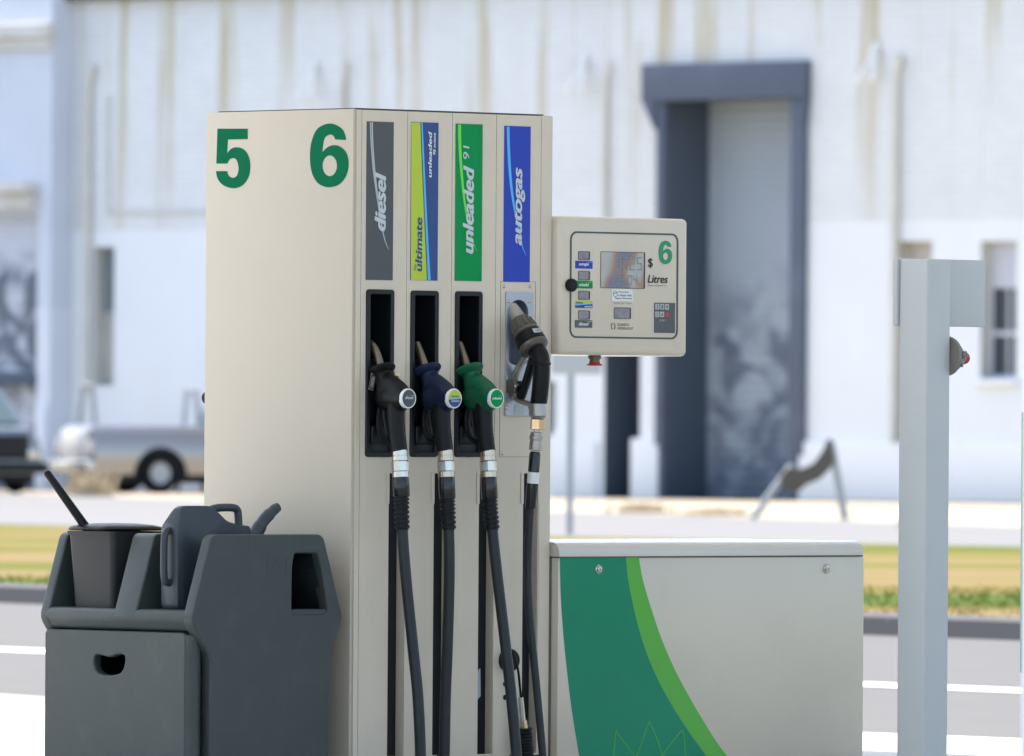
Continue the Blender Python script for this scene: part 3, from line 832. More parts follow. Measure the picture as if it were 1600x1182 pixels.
    bm.faces.new(A[::-1]); bm.faces.new(B)
    for i in range(4): bm.faces.new((A[i], A[(i + 1) % 4], B[(i + 1) % 4], B[i]))
    bmesh.ops.bevel(bm, geom=bm.edges[:], offset=0.04, segments=2, affect='EDGES')
    cab = link('cabin', bm_mesh(bm), paint, o, 40)
    # glass panes sit proud of the cabin faces
    def pane(i, nm):
        a, b, c, d = Vector(lowv[i]), Vector(lowv[(i + 1) % 4]), Vector(topv[(i + 1) % 4]), Vector(topv[i])
        ce = (a + b + c + d) / 4; nrm = (b - a).cross(d - a).normalized()
        q = [ce + (p_ - ce) * 0.84 + nrm * 0.012 for p_ in (a, b, c, d)]; q2 = [p_ - nrm * 0.03 for p_ in q]
        bm = bmesh.new(); A = [bm.verts.new(v) for v in q]; B = [bm.verts.new(v) for v in q2]
        bm.faces.new(A); bm.faces.new(B[::-1])
        for k in range(4): bm.faces.new((A[k], B[k], B[(k + 1) % 4], A[(k + 1) % 4]))
        link(nm, bm_mesh(bm), 'carglass', o)
    pane(0, 'side_window'); pane(1, 'windscreen'); pane(2, 'side_window'); pane(3, 'rear_window')
    xr, xf = top[0][0], top[-1][0]
    box('bumper', (xr - 0.12, -W - 0.02, 0.38), (xr + 0.06, W + 0.02, 0.56), 'carunder' if kind != 'ute' else 'chrometrim', o, 0.03)
    box('bumper', (xf - 0.06, -W - 0.02, 0.34), (xf + 0.12, W + 0.02, 0.52), 'carunder', o, 0.03)
    for s in (-1, 1):
        box('tail_lamp', (xr - 0.02, s * (W - 0.12) - 0.09, 0.66), (xr + 0.05, s * (W - 0.12) + 0.09, 0.90), 'taillight', o, 0.01)
        box('headlight', (xf - 0.06, s * (W - 0.2) - 0.13, 0.58), (xf + 0.02, s * (W - 0.2) + 0.13, 0.74), 'chrometrim', o, 0.02)
    box('grille', (xf - 0.05, -0.55, 0.56), (xf + 0.015, 0.55, 0.76 if kind == 'ute' else 0.98), 'carunder', o, 0.01)
    if kind == 'ute':
        box('tailgate', (xr - 0.015, -W + 0.24, 0.62), (xr + 0.05, W - 0.24, 1.05), 'carwhite', o, 0.01)
        box('tray_sky_sheen', (xr + 0.12, -W + 0.2, 1.10), (0.02, W - 0.2, 1.15), 'skysheen', o, 0.01)  # slab added to carry the painted sky reflection
    for s in (): box('rubbing_strip', (xr + 0.1, s * (W + 0.008) - 0.01, 0.60), (-1.5, s * (W + 0.008) + 0.01, 0.64), 'carunder', o)
    return o
# tray ute: rear axle seen at px 248
Yu = 174.0
Xu = ray(248, 740).x / ray(248, 740).y * Yu
rz = R(24)
c_, s_ = math.cos(rz), math.sin(rz)
lx, ly = -1.10, -0.76
make_vehicle('tray_ute', (Xu - (lx * c_ - ly * s_), Yu - (lx * s_ + ly * c_), 0), rz, 'silver ute with sky reflection painted blue on its tray top, its rear wheel beside the cream pump', 'ute', 'carsilver')
Xc = ray(66, 740).x / ray(66, 740).y * 172.5
rz = R(-60); c_, s_ = math.cos(rz), math.sin(rz); lx, ly = 2.3, 0.80
make_vehicle('parked_car', (Xc - (lx * c_ - ly * s_), 172.5 - (lx * s_ + ly * c_), 0), rz, 'dark blue-grey car with bright bonnet cut off by the left edge', 'sedan', 'cardark')

# ================================================================== FUEL PUMP
c0 = ray(555, 600); X = c0.x / c0.y * 32.0
PHI = R(43)
PF = Frame(X, 32.0, PHI)
pump = empty('fuel_pump', PF.o, PF.rz, 'tall cream fuel pump numbered 5 and 6 with four nozzle bays', 'fuel pump')
def fx(px, py=600, y=0.0): return PF.fy(px, py, y)[0]
def fz(px, py, y=0.0): return PF.fy(px, py, y)[1]
W_ = fx(861, 500); D_ = PF.fx(325, 450)[0]
Z0 = 0.12; ZTOP = fz(700, 176)
def prect(px0, px1, py0, py1, y=0.0):
    cy = (py0 + py1) / 2; cx = (px0 + px1) / 2
    return (fx(px0, cy, y), fx(px1, cy, y), fz(cx, py1, y), fz(cx, py0, y))
island = bmesh.new(); add_box(island, (-1.3, -0.55, -0.12 + 0.12 - 0.1), (2.8, 1.1, Z0), 0.02)
isl = link('kerbed_island', bm_mesh(island), 'concrete', None, 30); isl.location = PF.o; isl.rotation_euler = (0, 0, PF.rz); tag(isl, kind='structure')

wells = [prect(572, 613, 454, 713), prect(641.5, 682.5, 456, 713), prect(711, 751, 457, 713)]
slots = [prect(605, 630, 740, 1500), prect(675.5, 700.5, 740, 1500), prect(746, 770, 740, 1500), prect(815, 838, 740, 1500)]
slots = [(a, b, 0.16, d) for a, b, c, d in slots]
lpg = prect(791.5, 825.5, 466, 600)
seams = [0.0] + [fx(p, 400) for p in (564, 635.5, 705.5, 774.5, 844.5)] + [W_]
WG = 0.011
bm = bmesh.new()
# body: back layer with the holes, sides, back, top
grid_panel(bm, 0.001, W_ - 0.001, Z0, ZTOP - 0.002, wells + slots + [lpg], 0.010, 0)
def quad(bm, *p): bm.faces.new([bm.verts.new(q) for q in p])
quad(bm, (W_ - 0.001, 0.01, Z0), (W_ - 0.001, D_, Z0), (W_ - 0.001, D_, ZTOP), (W_ - 0.001, 0.01, ZTOP))
quad(bm, (0.001, D_, Z0), (W_ - 0.001, D_, Z0), (W_ - 0.001, D_, ZTOP), (0.001, D_, ZTOP))
quad(bm, (0.001, 0.01, ZTOP), (W_ - 0.001, 0.01, ZTOP), (W_ - 0.001, D_, ZTOP), (0.001, D_, ZTOP))
link('chassis', bm_mesh(bm), 'seam', pump)
g = 0.0011
for i in range(6):
    x0, x1 = seams[i] + (g if i else 0), seams[i + 1] - (g if i < 5 else 0)
    hs = [h for h in wells + slots + [lpg] if h[0] > x0 - 0.02 and h[1] < x1 + 0.02]
    bm = bmesh.new(); grid_panel(bm, x0, x1, Z0, ZTOP - 0.001, hs, 0.0, 0.0095, 0.0095)
    if i == 0:   # rounded corner post
        pass
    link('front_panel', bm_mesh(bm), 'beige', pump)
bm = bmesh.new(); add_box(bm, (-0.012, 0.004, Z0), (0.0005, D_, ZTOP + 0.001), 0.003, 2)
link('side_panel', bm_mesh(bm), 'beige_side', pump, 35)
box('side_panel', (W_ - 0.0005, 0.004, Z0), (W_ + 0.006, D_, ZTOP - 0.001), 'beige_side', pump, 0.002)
box('top_plate', (0.012, 0.02, ZTOP + 0.0015), (W_ - 0.02, D_ - 0.03, ZTOP + 0.005), 'eave', pump)
# wells
def liner(name, h, depth, material, rim=0.010, rimproud=0.006):
    x0, x1, z0, z1 = h
    ro = rrect(x0, x1, z0, z1, 0.008); ri = rrect(x0 + rim, x1 - rim, z0 + rim, z1 - rim, 0.006)
    o = shape(name, [ro, ri], material, pump, FRONT, 0.0005, 0.003, 0.003, 2)
    bm = bmesh.new()
    a, b, c, d = x0 + rim * .6, x1 - rim * .6, z0 + rim * .6, z1 - rim * .6
    quad(bm, (a, 0, c), (a, depth, c), (a, depth, d), (a, 0, d)); quad(bm, (b, 0, c), (b, depth, c), (b, depth, d), (b, 0, d))
    quad(bm, (a, 0, d), (b, 0, d), (b, depth, d), (a, depth, d)); quad(bm, (a, 0, c), (b, 0, c), (b, depth, c), (a, depth, c))
    quad(bm, (a, depth, c), (b, depth, c), (b, depth, d), (a, depth, d))
    add_box(bm, (a, 0.0, c), (b, depth, c + 0.035), 0.006)
    add_box(bm, (a + 0.02, 0.0, c + 0.03), (b - 0.004, depth, c + 0.09), 0.008)
    # moulded ribs on the back of the pocket
    add_box(bm, (a + 0.01, depth * 0.6, c + 0.10), (b - 0.01, depth, c + 0.30), 0.01)
    link('recess', bm_mesh(bm), material, o, 30)
    return o
for h in wells: liner('nozzle_well', h, 0.10, 'well')
for i, h in enumerate(slots):
    x0, x1, z0, z1 = h
    bm = bmesh.new(); d = 0.036
    quad(bm, (x1, 0.009, z0), (x1, d, z0), (x1, d, z1), (x1, 0.009, z1)); quad(bm, (x0, 0.009, z0), (x0, d, z0), (x0, d, z1), (x0, 0.009, z1))
    quad(bm, (x0, 0.009, z1), (x1, 0.009, z1), (x1, d, z1), (x0, d, z1))
    sl = link('hose_slot', bm_mesh(bm), 'beige', pump)
    bm = bmesh.new(); quad(bm, (x0, d, z0), (x1, d, z0), (x1, d, z1), (x0, d, z1)); link('slot_back', bm_mesh(bm), 'well', sl)
    # bezel round the slot mouth
    cz = fz(650, 787); x00, x11 = x0 - 0.011, x1 + 0.011
    po = rrect(x00, x11, cz, z1 + 0.0, 0.006)
    shape('slot_bezel', [[(x00, cz), (x0 - 0.0005, cz), (x0 - 0.0005, z1), (x00, z1)]], 'beige', sl, FRONT, 0.0015, 0.0006, 0.0012, 2)
    shape('slot_bezel', [[(x1 + 0.0005, cz), (x11, cz), (x11, z1), (x1 + 0.0005, z1)]], 'beige', sl, FRONT, 0.0015, 0.0006, 0.0012, 2)

# ---- product signs
def swoosh(pts, name, material, parent, off, end=0.15):
    n = len(pts); Lp, Rp = [], []
    c = [Vector((fx(a, b), fz(a, b))) for a, b, w_ in pts]
    for i in range(n):
        d = (c[min(i + 1, n - 1)] - c[max(i - 1, 0)]).normalized(); nn_ = Vector((-d.y, d.x)); hw = pts[i][2] / 2 / 365.0
        Lp.append(tuple(c[i] + nn_ * hw)); Rp.append(tuple(c[i] - nn_ * hw))
    return shape(name, [Lp + Rp[::-1]], material, parent, FRONT, off, 0.0003)
def vt(name, s, px0, px1, py0, py1, material, parent, **k):
    return text(name, s, prect(px0, px1, py0, py1), material, parent, vertical=True, off=0.0032, **k)
def sm_sw(pts):     # smooth x,y,w
    q = spline([Vector(p) for p in pts], 6); return [(v.x, v.y, v.z) for v in q]
r1 = prect(572, 614, 190.5, 438); s1 = shape('product_sign', [rrect(*r1, 0.001)], 'sign_grey', pump, FRONT, 0.001, 0.0008)
s1['label'] = 'charcoal diesel sign'
swoosh(sm_sw([(578.3, 191.5, 1.6), (578.8, 215, 1.6), (580.3, 240, 1.6), (583, 270, 1.6), (587, 300, 1.4), (590, 320, 1.2)]), 'stripe', 'grey_line', s1, 0.0022)
swoosh(sm_sw([(580.9, 191.5, 1.8), (581.3, 215, 1.8), (582.6, 240, 1.8), (585, 270, 2.0), (588.4, 300, 2.0), (592, 330, 2.2), (597, 360, 1.6), (601.5, 378, 1.0), (607, 391, 0.3)]), 'stripe', 'grey_line', s1, 0.0022)
vt('lettering', 'diesel', 584.5, 602, 269.5, 362, 'silver_ink', s1, offset=0.042, shear=0.25)
r2 = prect(641.5, 684, 191.5, 438.5); s2 = shape('product_sign', [rrect(*r2, 0.001)], 'sign_navy', pump, FRONT, 0.001, 0.0008)
s2['label'] = 'lime and navy premium unleaded sign'
def sg(pts, name, material, parent, off): return shape(name, [[(fx(a, b), fz(a, b)) for a, b in pts]], material, parent, FRONT, off, 0.0003)
sg([(642, 191.8), (656, 191.8), (658.2, 250), (661.5, 330), (664.7, 400), (666.3, 438.2), (641.2, 438.2)], 'lime_field', 'lime', s2, 0.0022)
sg([(656, 191.8), (657, 191.8), (659.2, 250), (662.5, 330), (665.9, 400), (667.5, 438.2), (666.3, 438.2), (664.7, 400), (661.5, 330), (658.2, 250)], 'stripe', 'ink', s2, 0.0028)
sg([(657, 191.8), (659.4, 191.8), (662, 250), (665.8, 330), (669.5, 400), (672, 438.2), (667.5, 438.2), (665.9, 400), (662.5, 330), (659.2, 250)], 'stripe', 'cyan', s2, 0.0028)
vt('lettering', 'ultimate', 648, 658.8, 340, 424.5, 'sign_navy', s2, offset=0.03, shear=0.15)
vt('lettering', 'bp', 645, 650.5, 413.5, 422.7, 'sign_navy', s2)
vt('lettering', 'unleaded', 667.9, 673.6, 205.6, 277.8, 'white', s2, offset=0.025, shear=0.2)
vt('lettering', '98 octane', 675.6, 679.6, 207.9, 242, 'white', s2, offset=0.02, shear=0.2)
r3 = prect(711, 753, 194, 439.5); s3 = shape('product_sign', [rrect(*r3, 0.001)], 'sign_green', pump, FRONT, 0.001, 0.0008)
s3['label'] = 'green regular unleaded sign'
swoosh(sm_sw([(717.2, 195, 4.6), (717.9, 230, 4.4), (720, 265, 4.0), (723.2, 300, 3.4), (727.5, 330, 3), (733, 360, 2), (738, 378, 1.2), (744.5, 393, 0.3)]), 'stripe', 'lime_line', s3, 0.0022)
vt('lettering', 'unleaded', 722.4, 739.2, 259, 397, 'silver_ink', s3, offset=0.036, shear=0.25)
vt('lettering', '91', 722.6, 732.2, 228, 249, 'silver_ink', s3, shear=0.1)
r4 = prect(787, 828, 197.5, 441); s4 = shape('product_sign', [rrect(*r4, 0.001)], 'sign_blue', pump, FRONT, 0.001, 0.0008)
s4['label'] = 'blue gas sign'
swoosh(sm_sw([(793.2, 198.5, 4.2), (793.8, 225, 4.2), (795.5, 262, 4.2), (798.5, 295, 3.6), (803, 325, 3), (809.5, 355, 2), (815.5, 385, 1.2), (821.5, 400, 0.3)]), 'stripe', 'cyan', s4, 0.0022)
vt('lettering', 'autogas', 802.8, 819.2, 262, 384, 'silver_ink', s4, offset=0.036, shear=0.25)

# ---- big numbers on the side
def outline(pts, step=5):
    """pts (x,y,corner) closed; smooth between corners"""
    n = len(pts); out = []
    for i in range(n):
        p0, p1, p2, p3 = pts[i - 1], pts[i], pts[(i + 1) % n], pts[(i + 2) % n]
        P1 = Vector(p1[:2]); P2 = Vector(p2[:2])
        t1 = Vector((0, 0)) if p1[2] else (P2 - Vector(p0[:2])) * 0.5
        t2 = Vector((0, 0)) if p2[2] else (Vector(p3[:2]) - P1) * 0.5
        if p1[2] and p2[2]: out.append(tuple(P1)); continue
        if p1[2]: t1 = (P2 - P1) - t2 * 0.5; t1 = t1
        if p2[2]: t2 = (P2 - P1) - t1 * 0.5
        for k in range(step):
            t = k / step
            h00 = 2 * t ** 3 - 3 * t * t + 1; h10 = t ** 3 - 2 * t * t + t; h01 = -2 * t ** 3 + 3 * t * t; h11 = t ** 3 - t * t
            q = P1 * h00 + t1 * h10 + P2 * h01 + t2 * h11; out.append((q.x, q.y))
    return out
six = [(890, 255, 1), (868, 192, 0), (800, 160, 0), (728, 188, 0), (692, 262, 0), (682, 350, 0), (691, 435, 0), (717, 492, 0), (752, 519, 0), (795, 528, 0), (850, 512, 0), (889, 465, 0),
       (905, 400, 0), (895, 335, 0), (862, 297, 0), (825, 285, 0), (785, 296, 0), (753, 328, 1), (757, 285, 0), (768, 242, 0), (797, 224, 0), (818, 232, 0), (827, 252, 1)]
sixhole = [(796 + 42 * math.cos(2 * math.pi * k / 28), 404 + 60 * math.sin(2 * math.pi * k / 28)) for k in range(28)]
five = [(148, 190, 1), (322, 190, 1), (322, 250, 1), (207, 252, 1), (203, 338, 1), (225, 308, 0), (258, 297, 0), (300, 310, 0), (328, 350, 0), (337, 408, 0), (328, 465, 0), (300, 510, 0), (262, 531, 0),
        (225, 532, 0), (180, 515, 0), (150, 480, 0), (140, 435, 1), (205, 435, 1), (212, 460, 0), (237, 474, 0), (262, 458, 0), (270, 415, 0), (258, 370, 0), (237, 360, 0), (217, 368, 0), (205, 391, 1), (142, 391, 1)]
def z2p(q): return (300 + q[0] / 3.694, 150 + q[1] / 3.694)
def side(q): a, b = z2p(q); return PF.fx(a, b, -0.012)
def nrm6(q): return ((q[0] - 682) / 223.0, (528 - q[1]) / 368.0)
shape('number', [[side(q) for q in outline(five)]], 'green_num', pump, SIDE, 0.0128, 0.0004)
shape('number', [[side(q) for q in outline(six)], [side(q) for q in sixhole]], 'green_num', pump, SIDE, 0.0128, 0.0004)
yk, zk = PF.fx(325, 622, -0.01)
axis_lathe('side_knob', [(0, 0.02), (0.02, 0.02), (0.025, 0.016), (0.026, 0.001)], (0.014, D_, zk), (0, 1, 0), 'black', pump, 20)

# screws on the gas bay
def screw(px, py, y=0.0, r=0.0055, parent=pump, off=0.0, name='screw', material='chrome'):
    x, z = PF.fy(px, py, y - off)
    axis_lathe(name, [(0, r * 1.1), (0.001, r * 1.1), (0.0022, r * 0.9), (0.0035, r * 0.45), (0.0036, 0.0005)], (x, y - off, z), (0, -1, 0), material, parent, 14)
for a, b in ((787.5, 448), (827.5, 447.5), (785, 709)): screw(a, b)
rp = prect(781, 836, 440, 714.5)
shape('service_panel', [rrect(rp[0], rp[1], rp[2], rp[3], 0.002), rrect(rp[0] + 0.0016, rp[1] - 0.0016, rp[2] + 0.0012, rp[3] - 0.0012, 0.002)], 'seam', pump, FRONT, 0.0004, 0.0002)
# gas nozzle plate with round mouth
pr = prect(789, 831, 457, 650)
cx, cz = PF.fy(808.5, 498)
mouth = [(cx + 0.043 * math.cos(R(a)), cz + 0.02 + 0.040 * math.sin(R(a))) for a in range(0, 181, 15)] + [(cx + 0.043 * math.cos(R(a)), cz - 0.13 + 0.02 * math.sin(R(a))) for a in range(180, 361, 20)]
plate = shape('gas_holster_plate', [rrect(*pr, 0.004), mouth], 'plate', pump, FRONT, 0.003, 0.0015, 0.001)
bm = bmesh.new()
add_box(bm, (lpg[0] + 0.001, 0.075, lpg[2] + 0.001), (lpg[1] - 0.001, 0.08, lpg[3] - 0.001))
for a in (lpg[0], lpg[1]): quad(bm, (a, 0.01, lpg[2]), (a, 0.08, lpg[2]), (a, 0.08, lpg[3]), (a, 0.01, lpg[3]))
for a in (lpg[2], lpg[3]): quad(bm, (lpg[0], 0.01, a), (lpg[1], 0.01, a), (lpg[1], 0.08, a), (lpg[0], 0.08, a))
link('recess', bm_mesh(bm), 'plate', plate)
for a, b in ((794.5, 471), (828, 471), (792, 637.5), (827.5, 637)): screw(a, b, parent=plate, off=0.0055, r=0.0058)
# notice on the lower plate
lr = prect(802.5, 817, 632, 648); shape('label', [rrect(*lr, 0.003)], 'grey_line', plate, FRONT, 0.0062, 0.0004)

# small fittings low on bay four
kx, kz = PF.fy(792, 1032)
axis_lathe('dock_knob', [(0, 0.036), (0.02, 0.036), (0.026, 0.032), (0.027, 0.001)], (kx, 0, kz), (0, -1, 0), 'black', pump, 26)
for a, b in ((789, 1069), (789, 1090)): screw(a, b, r=0.008, material='black')
bt = empty('breakaway_hose', PF.o, PF.rz, 'short black ribbed breakaway hose with brass end hanging behind the third hose', 'hose')
def pt(px, py, y): x, z = PF.fy(px, py, y); return Vector((x, y, z))
tube('cable', spline([pt(802, 1020, -0.03), pt(809, 1045, -0.045), pt(812, 1070, -0.045), pt(814, 1092, -0.04)]), 0.004, 'black', bt, 10)
tube('ferrule', [pt(813.5, 1090, -0.04), pt(817, 1132, -0.04)], [0.009, 0.010], 'chrome', bt, 16)
tube('brass_end', [pt(817, 1126, -0.04), pt(819, 1140, -0.04)], 0.013, 'brass', bt, 6)
pp = [pt(820, 1138, -0.04).lerp(pt(824, 1205, -0.04), k / 26) for k in range(27)]
tube('boot', pp, [0.0225 + 0.002 * (k % 2) for k in range(27)], 'black', bt, 20)
shape('warning_tag', [[(fx(748, 1052), fz(748, 1052)), (fx(757, 1045), fz(757, 1045)), (fx(757.5, 1088), fz(757.5, 1088)), (fx(747, 1100), fz(747, 1100))]], 'plate', pump, FRONT, -0.02, 0.001)

# ================================================================== NOZZLES
def remesh(bm_src, voxel, smooth_it, name):
    me = bm_mesh(bm_src, name)
    o = bpy.data.objects.new('tmp', me); COL.objects.link(o)
    r_ = o.modifiers.new('r', 'REMESH'); r_.mode = 'VOXEL'; r_.voxel_size = voxel; r_.use_smooth_shade = True
    s_ = o.modifiers.new('s', 'SMOOTH'); s_.iterations = smooth_it; s_.factor = 0.6
    out = eval_mesh(o); bpy.data.objects.remove(o)
    return out

def nozzle(kind, dx, label, bodymat, collar, badge_main, hosepx, dpx):
    """dpx: pixel shift of this bay relative to bay two (whose pixels are used below)"""
    xc = fx(661.5 + dpx, 600)
    N = empty('fuel_nozzle', PF.M @ Vector((xc, 0, 0)), PF.rz, label, 'fuel nozzle', 'fuel nozzles hanging in the pump bays')
    fr = Frame(*(PF.M @ Vector((xc, 0, 0))).to_3d()[:2], PF.rz)
    def q(px, py, x=0.0):
        y, z = fr.fx(px + dpx, py, x); return Vector((x, y, z))
    # spout
    if kind == 'diesel': sp_ = spline([q(647, 536), q(654, 541), q(661, 556), q(668, 582)], 5)
    else: sp_ = [q(651, 536), q(652.5, 540), q(670, 590)]
    tube('spout', sp_, [0.013] * (len(sp_)) if kind == 'diesel' else [0.0105, 0.0125, 0.014], 'spout', N, 20)
    # body
    bm = bmesh.new()
    add_tube(bm, [q(667, 572), q(671, 590), q(678, 606)], [0.026, 0.029, 0.040], 20, side=(1, 0, 0), flat=[1.0, 1.0, 0.9])
    ax = [q(664, 614), q(672, 618), q(684, 619.5), q(697, 621.5), q(707.5, 623.5)]
    add_tube(bm, ax, [0.024, 0.038, 0.042, 0.037, 0.0325], 20, side=(1, 0, 0), flat=[0.9, 0.9, 0.86, 0.92, 1.0])
    add_tube(bm, [q(672, 592), q(680, 600), q(694, 612), q(703, 620)], [0.026, 0.034, 0.034, 0.030], 18, side=(1, 0, 0), flat=0.92)
    add_tube(bm, [q(663, 624), q(672, 628), q(690, 631), q(702, 632)], [0.018, 0.028, 0.028, 0.024], 18, side=(1, 0, 0), flat=1.0)
    link('body', remesh(bm, 0.0035, 8, 'body'), bodymat, N)
    # splash guard
    a0 = q(667.5, 582); d_ = (q(667, 572) - q(671, 590)).normalized()
    d_ = Vector((0, 0.42, 0.88)).normalized()
    axis_lathe('splash_guard', [(-0.010, 0.026), (-0.006, 0.034), (0.0, 0.044), (0.007, 0.0485), (0.013, 0.047), (0.012, 0.036), (0.010, 0.012)], a0, (0, d_.y, d_.z), bodymat, N, 32)
    # badge
    c = q(709.5, 623)
    bd = axis_lathe('badge', [(-0.012, 0.031), (0.0, 0.0315), (0.003, 0.030), (0.003, 0.0275), (0.0015, 0.027)], c, (0, -1, 0), 'white', N, 36)
    axis_lathe('badge_face', [(0, 0.0272), (0.002, 0.0272), (0.0021, 0.0005)], c, (0, -1, 0), badge_main, bd, 36)
    T = Matrix.Translation(c + Vector((0, -0.0025, 0))) @ FRONT
    if kind == 'ultimate':
        lowp = [(0.0268 * math.cos(R(a)), 0.0268 * math.sin(R(a))) for a in range(190, 366, 8)]
        shape('badge_field', [lowp], 'sign_navy', bd, T, 0.0002, 0.0002)
        shape('badge_stripe', [[(-0.0246, -0.0043), (0.0247, 0.0023), (0.0245, 0.0045), (-0.0248, -0.0022)]], 'cyan', bd, T, 0.0006, 0.0002)
        text('lettering', 'ultimate', (-0.014, 0.016, 0.0045, 0.0105), 'sign_navy', bd, T, 0.001, offset=0.02)
        text('lettering', 'unleaded', (-0.014, 0.019, -0.0105, -0.0045), 'white', bd, T, 0.001, offset=0.02)
    else:
        text('lettering', 'diesel' if kind == 'diesel' else 'unleaded', (-0.017, 0.018, -0.002, 0.0075) if kind == 'diesel' else (-0.020, 0.020, -0.003, 0.005), 'silver_ink' if kind == 'diesel' else 'white', bd, T, 0.001, offset=0.03, shear=0.2)
        shape('badge_stripe', [[(-0.002, 0.0075), (0.0225, 0.0105), (0.022, 0.009)]], 'grey_line' if kind == 'diesel' else 'lime_line', bd, T, 0.0008, 0.0002)
    # grip (ribbed)
    n = 34; A, B = q(690, 630), q(695.5, 706)
    mid = q(692, 665) + Vector((0, 0.004, 0))
    gp = spline([A, mid, B], 17); rad = [0.0245 + (0.0012 if k % 2 else 0) + 0.003 * (1 - k / len(gp)) for k in range(len(gp))]
    tube('grip', gp, rad, 'black', N, 24, side=(1, 0, 0), flat=1.05, sm=50)
    # lever and lever guard inside the well
    bm = bmesh.new()
    lg = spline([q(668, 634, 0.0), q(664, 655, 0), q(668, 682, 0), q(680, 692, 0), q(692, 696, 0)], 6)
    add_tube(bm, lg, 0.007, 10, side=(1, 0, 0), flat=1.8)
    gd_ = link('lever_guard', bm_mesh(bm), 'black', N, 40)
    bm = bmesh.new(); add_tube(bm, spline([q(674, 634, 0), q(675, 655, 0), q(680, 680, 0)], 5), 0.006, 10, side=(1, 0, 0), flat=2.2); link('lever', bm_mesh(bm), 'well', N, 40)
    T2 = Matrix.Translation(q(669, 681) + Vector((0, -0.012, 0))) @ FRONT
    text('lettering', 'EUROPE'[:0] + 'oooo', (-0.014, 0.014, 0, 0.003), 'white' if kind != 'diesel' else 'lime', gd_, T2, 0.0) if False else None
    # swivel: collar, body, hex
    s0, s1_ = q(695.5, 703), q(697.5, 746)
    ax = (s1_ - s0); Ls = ax.length; axn = ax.normalized()
    axis_lathe('swivel', [(0, 0.0245), (0.018, 0.0245), (0.0185, 0.0225), (0.021, 0.0225), (0.0215, 0.0255), (0.034, 0.0255), (0.036, 0.024), (Ls - 0.018, 0.024), (Ls - 0.017, 0.0262), (Ls, 0.0262)], s0, axn, collar, N, 40)
    axis_lathe('swivel_nut', [(0.036, 0.0262), (0.038, 0.0268), (Ls - 0.02, 0.0268), (Ls - 0.018, 0.0262)], s0, axn, 'chrome', N, 8, sm=10)
    # cuff, ribbed strain relief, hose
    c1 = q(699, 780 - (4 if kind == 'diesel' else 0))
    tube('hose_cuff', [s1_ - axn * 0.002, s1_ + axn * 0.003, c1 - axn * 0.003, c1], [0.0245, 0.0262, 0.0262, 0.024], 'cuff', N, 24)
    hp = [Vector(v) for v in (c1 - axn * 0.01,)]
    pts_ = [c1 - axn * 0.01] + [q(a - dpx, b) for a, b in hosepx]
    last = pts_[-1]
    pts_ += [Vector((last.x, last.y + 0.01, 0.155)), Vector((last.x, last.y + 0.04, 0.137)), Vector((last.x + 0.01, 0.0, 0.137))]
    hs = spline(pts_, 14)
    tube('hose', hs, 0.0175, 'hose', N, 22)
    # strain relief follows the hose
    zt_, zb_ = c1.z, q(699, 829).z
    seg_ = []
    for i in range(len(hs) - 1):
        for k in range(12):
            v = hs[i].lerp(hs[i + 1], k / 12)
            if zb_ < v.z < zt_ + 0.004: seg_.append(v)
    m_ = len(seg_); rr = []
    nr = 8
    for i in range(m_):
        ph = (i / m_ * nr) % 1.0
        rr.append((0.0245 if ph < 0.62 else 0.0205) - 0.001 * i / m_)
    tube('strain_relief', seg_, rr, 'black', N, 24, sm=25)
    return N, q
B = [661.5]
n1, q1 = nozzle('diesel', 0, 'black diesel nozzle with grey round badge and its hanging hose, leftmost bay', 'black_noz', 'chrome', 'sign_grey', [(628.5, 825), (634, 900), (645, 1010), (653, 1090), (657, 1182)], -71.5 + 0)
n2, q2 = nozzle('ultimate', 1, 'navy nozzle with lime and blue badge and its hanging hose, second bay', 'navy', 'nickel', 'lime', [(701, 825), (702, 900), (699, 1010), (696, 1090), (694, 1182)], 0)
n3, q3 = nozzle('unleaded', 2, 'green nozzle with green badge and its long slanting hose, third bay', 'green_noz', 'nickel', 'sign_green', [(769, 825), (777, 900), (790, 1010), (799, 1090), (807, 1182)], 66)
# yellow printed tags on the diesel nozzle
for (a, b, c_, d_) in ((580.5, 582, 585, 611), (617, 583, 620, 596)):
    xx, zz = PF.fy(a + 3, b, -0.016)
    T = Matrix.Translation(Vector((xx - fx(590, 600), -0.016, zz))) @ Matrix.Rotation(R(12), 4, 'Y') @ FRONT
    H = 0.058
    tg = shape('printed_tag', [rrect(-0.009, 0.011, -H, 0, 0.002)], 'ink', n1, T, 0.0, 0.001)
    shape('tag_border', [rrect(-0.009, 0.011, -H, 0, 0.002), rrect(-0.0075, 0.0095, -H + 0.010, -0.009, 0.001)], 'lime' if False else 'brass', tg, T, 0.0015, 0.0004)
    text('lettering', 'DIESEL', (-0.005, 0.007, -H + 0.012, -0.011), 'grey_line', tg, T, 0.002, vertical=True, offset=0.02)

# ---- gas nozzle
xg = fx(800, 600)
G = empty('gas_nozzle', PF.M @ Vector((xg, 0, 0)), PF.rz, 'grey metal gas nozzle with black elbow, brass nut and thin hose, rightmost bay', 'gas nozzle')
gfr = Frame(*(PF.M @ Vector((xg, 0, 0)))[:2], PF.rz)
def gq(px, py, x=0.0):
    y, z = gfr.fx(px, py, x); return Vector((x, y, z))
tube('spout', [gq(799, 480), gq(805, 490), gq(819, 515)], [0.020, 0.023, 0.027], 'alu', G, 28)
a_, b_ = gq(811, 499), gq(834, 543); d_ = (b_ - a_).normalized(); Lg = (b_ - a_).length
cp = axis_lathe('coupling', [(0, 0.026), (0.004, 0.031), (0.012, 0.033), (0.045, 0.040), (0.052, 0.044), (0.060, 0.044), (0.062, 0.041), (0.066, 0.040)], a_, d_, 'gun', G, 40)
bm = bmesh.new()
qm = d_.to_track_quat('Z', 'Y').to_matrix()
